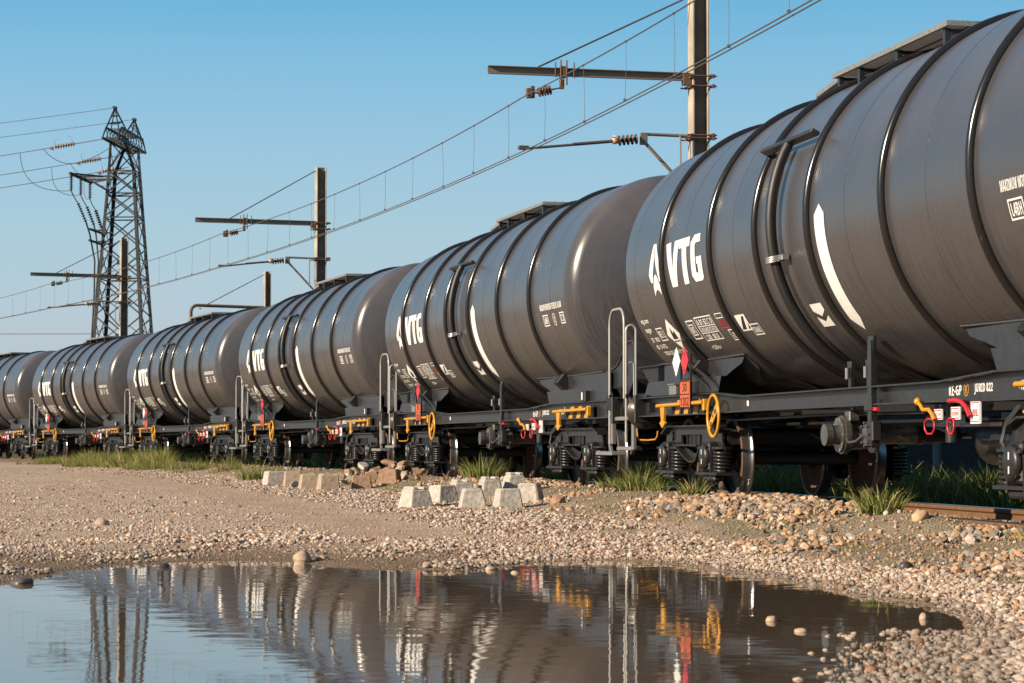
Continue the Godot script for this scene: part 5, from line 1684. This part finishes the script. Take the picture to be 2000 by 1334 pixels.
func make_grass() -> void:
	var G := "grass clumps along the rails"
	for q in [[1.40, 27.1, 170, 0.19, 0.44, 1, "tall green grass clump below the nearest grab rails"], [1.17, 27.5, 110, 0.17, 0.34, 2, "grass clump left of the tall one below the steps"], [1.62, 26.6, 70, 0.13, 0.2, 3, "grass clump between the grab rails and the yellow wheel"], [1.88, 25.2, 110, 0.14, 0.27, 4, "short grass clump under the nearest wagon's springs"],
			[2.98, 19.6, 260, 0.17, 0.31, 5, "lush grass clump by the blue tread wheel, on the rubble"], [-0.46, 36.9, 200, 0.32, 0.46, 6, "grass clump under the second wagon, behind the concrete blocks"], [-4.8, 45.6, 170, 0.36, 0.50, 7, "grass clump left of the rubble pile"], [-4.2, 44.8, 110, 0.32, 0.38, 8, "grass clump just behind the rubble pile's left end"],
			[-19.6, 100.0, 160, 1.0, 0.5, 9, "grass clump at the far left beneath the sixth wagon"], [-16.2, 88.0, 160, 0.8, 0.4, 10, "low grass clump left of the grass strip"], [3.75, 17.3, 100, 0.22, 0.16, 11, "dry weeds at the right edge of the yard"], [0.02, 26.0, 60, 0.16, 0.07, 12, "small weed at the foot of the pale blocks"], [2.55, 20.3, 70, 0.14, 0.13, 13, "small green weed in the front of the rubble heap"]]:
		var o := obj("grass_tuft", tuft_mesh(int(q[2] * 1.6), q[3], q[4], q[5], 0.16 if q[5] != 11 else 0.6, 0.0045 + q[1] * 0.00006), M.grass)
		o.position = Vector3(q[0], ground(q[0], q[1]), -q[1])
		tag(o, q[6], "grass", G)
	var kinds := []
	for k in 4: kinds.append([tuft_mesh(46, 0.24, 0.56, 20 + k, 0.30, 0.008), []])
	for i in 520:      # the strip before the third and fourth wagons
		var s := rng.randf_range(-62, -33)
		var l := 2.0 + 1.2 * rng.randf() + 0.3 * sin(s * 0.7) + 0.2 * sin(s * 1.9)
		var mid := clampf(1.25 - absf(s + 49.0) / 13.0, 0.0, 1.0)
		if und.get_noise_2d(s * 1.1, l * 2.0 + 9) < 0.22 - 0.5 * mid: continue
		var p := trk(s, l)
		p.y = ground(p.x, -p.z)
		kinds[i % 4][1].append(Transform3D(Basis(Vector3.UP, rng.randf() * TAU).scaled(Vector3.ONE * rng.randf_range(0.5, 1.25) * (1.0 if l < 2.9 else 0.6) * (0.5 + 0.55 * mid)), p))
	for k in 4: multi("grass", kinds[k][0], M.grass, kinds[k][1], [], "long strip of meadow grass before the third and fourth wagons", "grass")
	kinds = []
	for k in 4: kinds.append([tuft_mesh(60, 0.35, 0.58, 30 + k, 0.12, 0.009), []])
	for i in 2600:      # behind the train
		var s := rng.randf_range(-85, 12)
		var l := -2.1 - 3.2 * rng.randf()
		var p := trk(s, l)
		p.y = ground(p.x, -p.z)
		kinds[i % 4][1].append(Transform3D(Basis(Vector3.UP, rng.randf() * TAU).scaled(Vector3.ONE * rng.randf_range(0.5, 1.15)), p))
	for k in 4: multi("grass", kinds[k][0], M.grass, kinds[k][1], [], "tall rank grass behind the train on the far side", "grass")
	kinds = []
	for k in 3: kinds.append([tuft_mesh(9, 0.06, 0.055, 40 + k, 0.3, 0.003), []])
	for i in 5200:      # sparse low weeds by the rubble
		var s := rng.randf_range(-30, 9)
		var l := 2.9 + rng.randfn() * 0.6
		if l < 1.4: continue
		var p := trk(s, l)
		if und.get_noise_2d(p.x * 2.3 + 40, -p.z * 1.2) < -0.02: continue
		p.y = ground(p.x, -p.z)
		kinds[i % 3][1].append(Transform3D(Basis(Vector3.UP, rng.randf() * TAU).scaled(Vector3.ONE * rng.randf_range(0.5, 1.2)), p))
	for k in 3: multi("weeds", kinds[k][0], M.grass, kinds[k][1], [], "sparse low weeds and moss along the foot of the rubble", "weeds")

func make_hedge() -> void:      # a dense low thicket beyond the fence
	var g := RandomNumberGenerator.new()
	g.seed = 8
	var b := SurfaceTool.new()
	b.begin(Mesh.PRIMITIVE_TRIANGLES)
	for i in 260:
		var d := Vector3(g.randfn(), g.randfn(), g.randfn()).normalized() * pow(g.randf(), 0.4) * 0.5
		var n := (d.normalized() + Vector3(g.randfn(), g.randfn(), g.randfn()) * 0.7).normalized()
		var x := n.cross(Vector3(g.randfn(), g.randfn(), g.randfn())).normalized() * g.randf_range(0.03, 0.055)
		var y := n.cross(x).normalized() * x.length() * 1.7
		var c := L(0.045, 0.065, 0.018).lerp(L(0.10, 0.12, 0.035), g.randf())
		for v in [d - y, d + x, d + y, d - y, d + y, d - x]:
			b.set_color(c)
			b.set_normal(n)
			b.add_vertex(v)
	var m := b.commit()
	var T := []
	for i in 3200:
		var s := g.randf_range(-95, 34)
		var h := g.randf()
		var p := trk(s, -7.2 - 2.4 * g.randf())
		p.y = ground(p.x, -p.z) + 0.15 + 2.7 * h * (0.8 + 0.35 * und.get_noise_2d(s * 0.6, 3.0))
		T.append(Transform3D(Basis(Vector3(g.randfn(), g.randfn(), g.randfn()).normalized(), g.randf() * TAU).scaled(Vector3.ONE * g.randf_range(0.8, 1.5)), p))
	multi("undergrowth", m, M.grass, T, [], "dark dense undergrowth beyond the fence behind the train", "undergrowth")

func make_fence() -> void:
	var o := thing("wire_fence", "wire mesh fence on pale concrete posts behind the train", "fence")
	var lat := -5.6
	for i in 22:
		var s := 9.0 - 2.5 * i
		var p := trk(s, lat)
		var g := ground(p.x, -p.z)
		var b := B.new()
		b.bevel(p + Vector3(0, g + 0.85, 0), Vector3(0.10, 1.8, 0.10), 0.01, Basis(Vector3.UP, turn_of(s)))
		obj("fence_post", b, M.fence_post, o)
		if i == 21: break
		b = B.new()
		var q := trk(s - 2.5, lat)
		var x := (q - p)
		var H := 1.5
		var n := 38
		for k in range(-23, n):
			for e in [-1, 1]:
				var a := k * 0.065
				var x0 := maxf(a, 0.0)
				var x1 := minf(a + H, 2.5)
				if x1 <= x0: continue
				var y0 := x0 - a
				var y1 := x1 - a
				if e < 0: y0 = H - y0; y1 = H - y1
				var d := x.normalized()
				b.bar(p + d * x0 + Vector3(0, g + 0.12 + y0, 0.003 * e), p + d * x1 + Vector3(0, g + 0.12 + y1, 0.003 * e), 0.004)
		for y in [0.12, 0.85, 1.62]: b.bar(p + Vector3(0, g + y, 0.008), q + Vector3(0, g + y, 0.008), 0.006)
		obj("wire_mesh", b, M.fence_wire, o)

func make_rails() -> void:
	for k in 2:
		var c: float = [0.7535, -0.7535][k]
		var o := thing("rail", ["rusty near rail half buried in rubble", "rusty far rail with a bright worn head under the wagons"][k], "rail", Vector3.ZERO, 0.0, "rails of the siding")
		for part in [[[[-0.07, -0.172], [0.07, -0.172], [0.07, -0.16], [0.012, -0.142], [0.009, -0.06], [0.034, -0.042], [0.034, -0.008], [-0.034, -0.008], [-0.034, -0.042], [-0.009, -0.06], [-0.012, -0.142], [-0.07, -0.16]], "rail_body", M.rail], [[[-0.0345, -0.009], [0.0345, -0.009], [0.0345, -0.004], [0.026, 0.0], [-0.026, 0.0], [-0.0345, -0.004]], "rail_head", M.rail_head]]:
			var b := B.new()
			var n := 90
			var pr: Array = part[0]
			for i in n:
				var s0 := 14.0 - 130.0 * i / n
				var s1 := 14.0 - 130.0 * (i + 1) / n
				for j in pr.size():
					var u: Array = pr[j]
					var v: Array = pr[(j + 1) % pr.size()]
					var m := trk((s0 + s1) / 2, c, -0.08)
					b.out([trk(s0, c + u[0], u[1]), trk(s1, c + u[0], u[1]), trk(s1, c + v[0], v[1]), trk(s0, c + v[0], v[1])], m if part[1] == "rail_head" or absf(u[0]) + absf(v[0]) > 0.03 else m)
			obj(part[1], b, part[2], o)

func make_puddle() -> void:
	var b := B.new()
	var xs := [-9.6, 2.8]
	var st := b.st
	st.set_smooth_group(0)
	for q in [[xs[0], 4.6], [xs[0], 18.3], [xs[1], 18.3], [xs[0], 4.6], [xs[1], 18.3], [xs[1], 4.6]]:
		st.set_uv(Vector2(q[0] / 10.0, q[1] / 10.0))
		st.add_vertex(Vector3(q[0], WATER, -q[1]))
	st.generate_normals()
	st.generate_tangents()
	var o := obj("puddle", st.commit(), M.water)
	tag(o, "wide still puddle mirroring the sky and the wagons", "puddle", "", "structure")

# ------------------------------------------------------------------ the sky: clear air, paler and greyer towards the horizon
func make_sky(exposure: float) -> ImageTexture:
	var at := [-90.0, -8.0, -0.5, 0.0, 2.45, 3.6, 4.95, 6.7, 9.1, 10.3, 14.0, 25.0, 45.0, 90.0]
	var cs := [L(0.20, 0.15, 0.11), L(0.34, 0.28, 0.23), L(0.50, 0.52, 0.54), L(0.53, 0.565, 0.60), L(0.490, 0.580, 0.645), L(0.455, 0.602, 0.685), L(0.408, 0.602, 0.700), L(0.340, 0.571, 0.735), L(0.228, 0.515, 0.735), L(0.170, 0.462, 0.71), L(0.17, 0.41, 0.64), L(0.16, 0.34, 0.54), L(0.085, 0.195, 0.36), L(0.05, 0.13, 0.27)]
	var h := 1024
	var im := Image.create(16, h, false, Image.FORMAT_RGBF)
	for y in h:
		var e := 90.0 - 180.0 * (y + 0.5) / h
		var k := 0
		while k < at.size() - 2 and e > at[k + 1]: k += 1
		var c: Color = cs[k].lerp(cs[k + 1], clampf((e - at[k]) / (at[k + 1] - at[k]), 0, 1))
		for x in 16: im.set_pixel(x, y, Color(c.r / exposure, c.g / exposure, c.b / exposure))
	return ImageTexture.create_from_image(im)

# ------------------------------------------------------------------ the scene
func _ready() -> void:
	var cam := Camera3D.new()
	cam.name = "camera"
	add_child(cam)
	cam.position = Vector3(0, 0.615, 0)
	cam.rotation.x = atan((865.34 - 667.0) / 4729.0)
	cam.fov = rad_to_deg(2.0 * atan(667.0 / 4729.0))
	cam.near = 0.5
	cam.far = 3000.0
	var lens := CameraAttributesPhysical.new()
	lens.frustum_focal_length = 85.08
	lens.frustum_focus_distance = 26.0
	lens.exposure_aperture = 9.0
	lens.frustum_near = 0.5
	lens.frustum_far = 3000.0
	cam.attributes = lens
	var env := Environment.new()
	var sky := Sky.new()
	var sm := PanoramaSkyMaterial.new()
	sm.panorama = make_sky(1.8)
	sky.sky_material = sm
	env.background_mode = Environment.BG_SKY
	env.sky = sky
	env.background_energy_multiplier = 1.0
	env.tonemap_mode = Environment.TONE_MAPPER_LINEAR
	env.tonemap_exposure = 1.8
	env.sdfgi_enabled = true
	env.ssao_enabled = true
	env.ssil_enabled = true
	var we := WorldEnvironment.new()
	we.name = "environment"
	we.environment = env
	add_child(we)
	var sun := DirectionalLight3D.new()
	sun.name = "sun"
	add_child(sun)
	sun.light_energy = 1.6
	sun.light_color = Color(1.0, 0.925, 0.82)
	sun.light_angular_distance = 0.55
	sun.shadow_enabled = true
	var el := deg_to_rad(23.0)
	var az := deg_to_rad(30.0)     # from the left, turned towards the camera
	sun.look_at_from_position(Vector3(-cos(az) * cos(el), sin(el), sin(az) * cos(el)) * 50.0, Vector3.ZERO)

	rng.seed = 20
	und = noise(0.35, 3, FastNoiseLite.TYPE_SIMPLEX_SMOOTH, 5)
	fine = noise(0.9, 3, FastNoiseLite.TYPE_SIMPLEX_SMOOTH, 6)
	make_materials()
	worn("pebble", L(0.27, 0.185, 0.12), L(0.42, 0.31, 0.225), 0.75, 0.0, 0.02, 4.0)
	worn("wet", L(0.05, 0.04, 0.033), L(0.10, 0.08, 0.065), 0.35, 0.0, 0.02, 4.0)
	worn("sandy", L(0.40, 0.26, 0.15), L(0.50, 0.35, 0.22), 0.85, 0.0, 0.02, 4.0, 0.3)
	make_shore()
	make_ground()
	make_puddle()
	make_rails()
	make_fence()
	make_hedge()
	make_pylon()
	make_mast(-17.4, -3.05, 8.25, 6.78, "nearest railway mast, its top cut by the photo's upper edge", 5.45)
	make_mast(-47.3, -2.9, 8.55, 6.93, "second railway mast, standing behind the third wagon", 5.59)
	make_mast(-73.6, -2.9, 8.6, 7.1, "third railway mast, standing before the lattice pylon", 5.78)
	make_mast(-85.7, -13.0, 8.4, 6.75, "far railway mast whose arm bends down at its end", 5.8, true)
	make_wires()
	var first := make_wagon()
	var lbl := ["black tank wagon nearest the camera, cut by the right edge, white and red diamonds up", "second black tank wagon from the right, dark folded diamond beside its red one", "third black tank wagon from the right, behind the rubble pile", "fourth black tank wagon from the right, behind the strip of grass", "fifth black tank wagon from the right, beneath the lattice pylon", "farthest black tank wagon, cut by the left edge of the photo", "leading black tank wagon, ahead of the one the right edge cuts"]
	for k in 7:
		var o: Node3D = first if k == 0 else first.duplicate()
		if k > 0:
			o.name = "tank_wagon"
			add_child(o, true)
		var s := -16.0 * k if k < 6 else 16.0
		var p := trk(s, 0.0)
		var r := turn_of(s)
		o.position = p + Basis(Vector3.UP, r) * Vector3(0.53, 0, 0)
		o.rotation.y = r
		o.set_meta("label", lbl[k])
		if k == 1 or k == 2:
			(o.get_node("white_diamond") as MeshInstance3D).material_override = M.black
	make_yard()
	make_grass()
	make_stones()
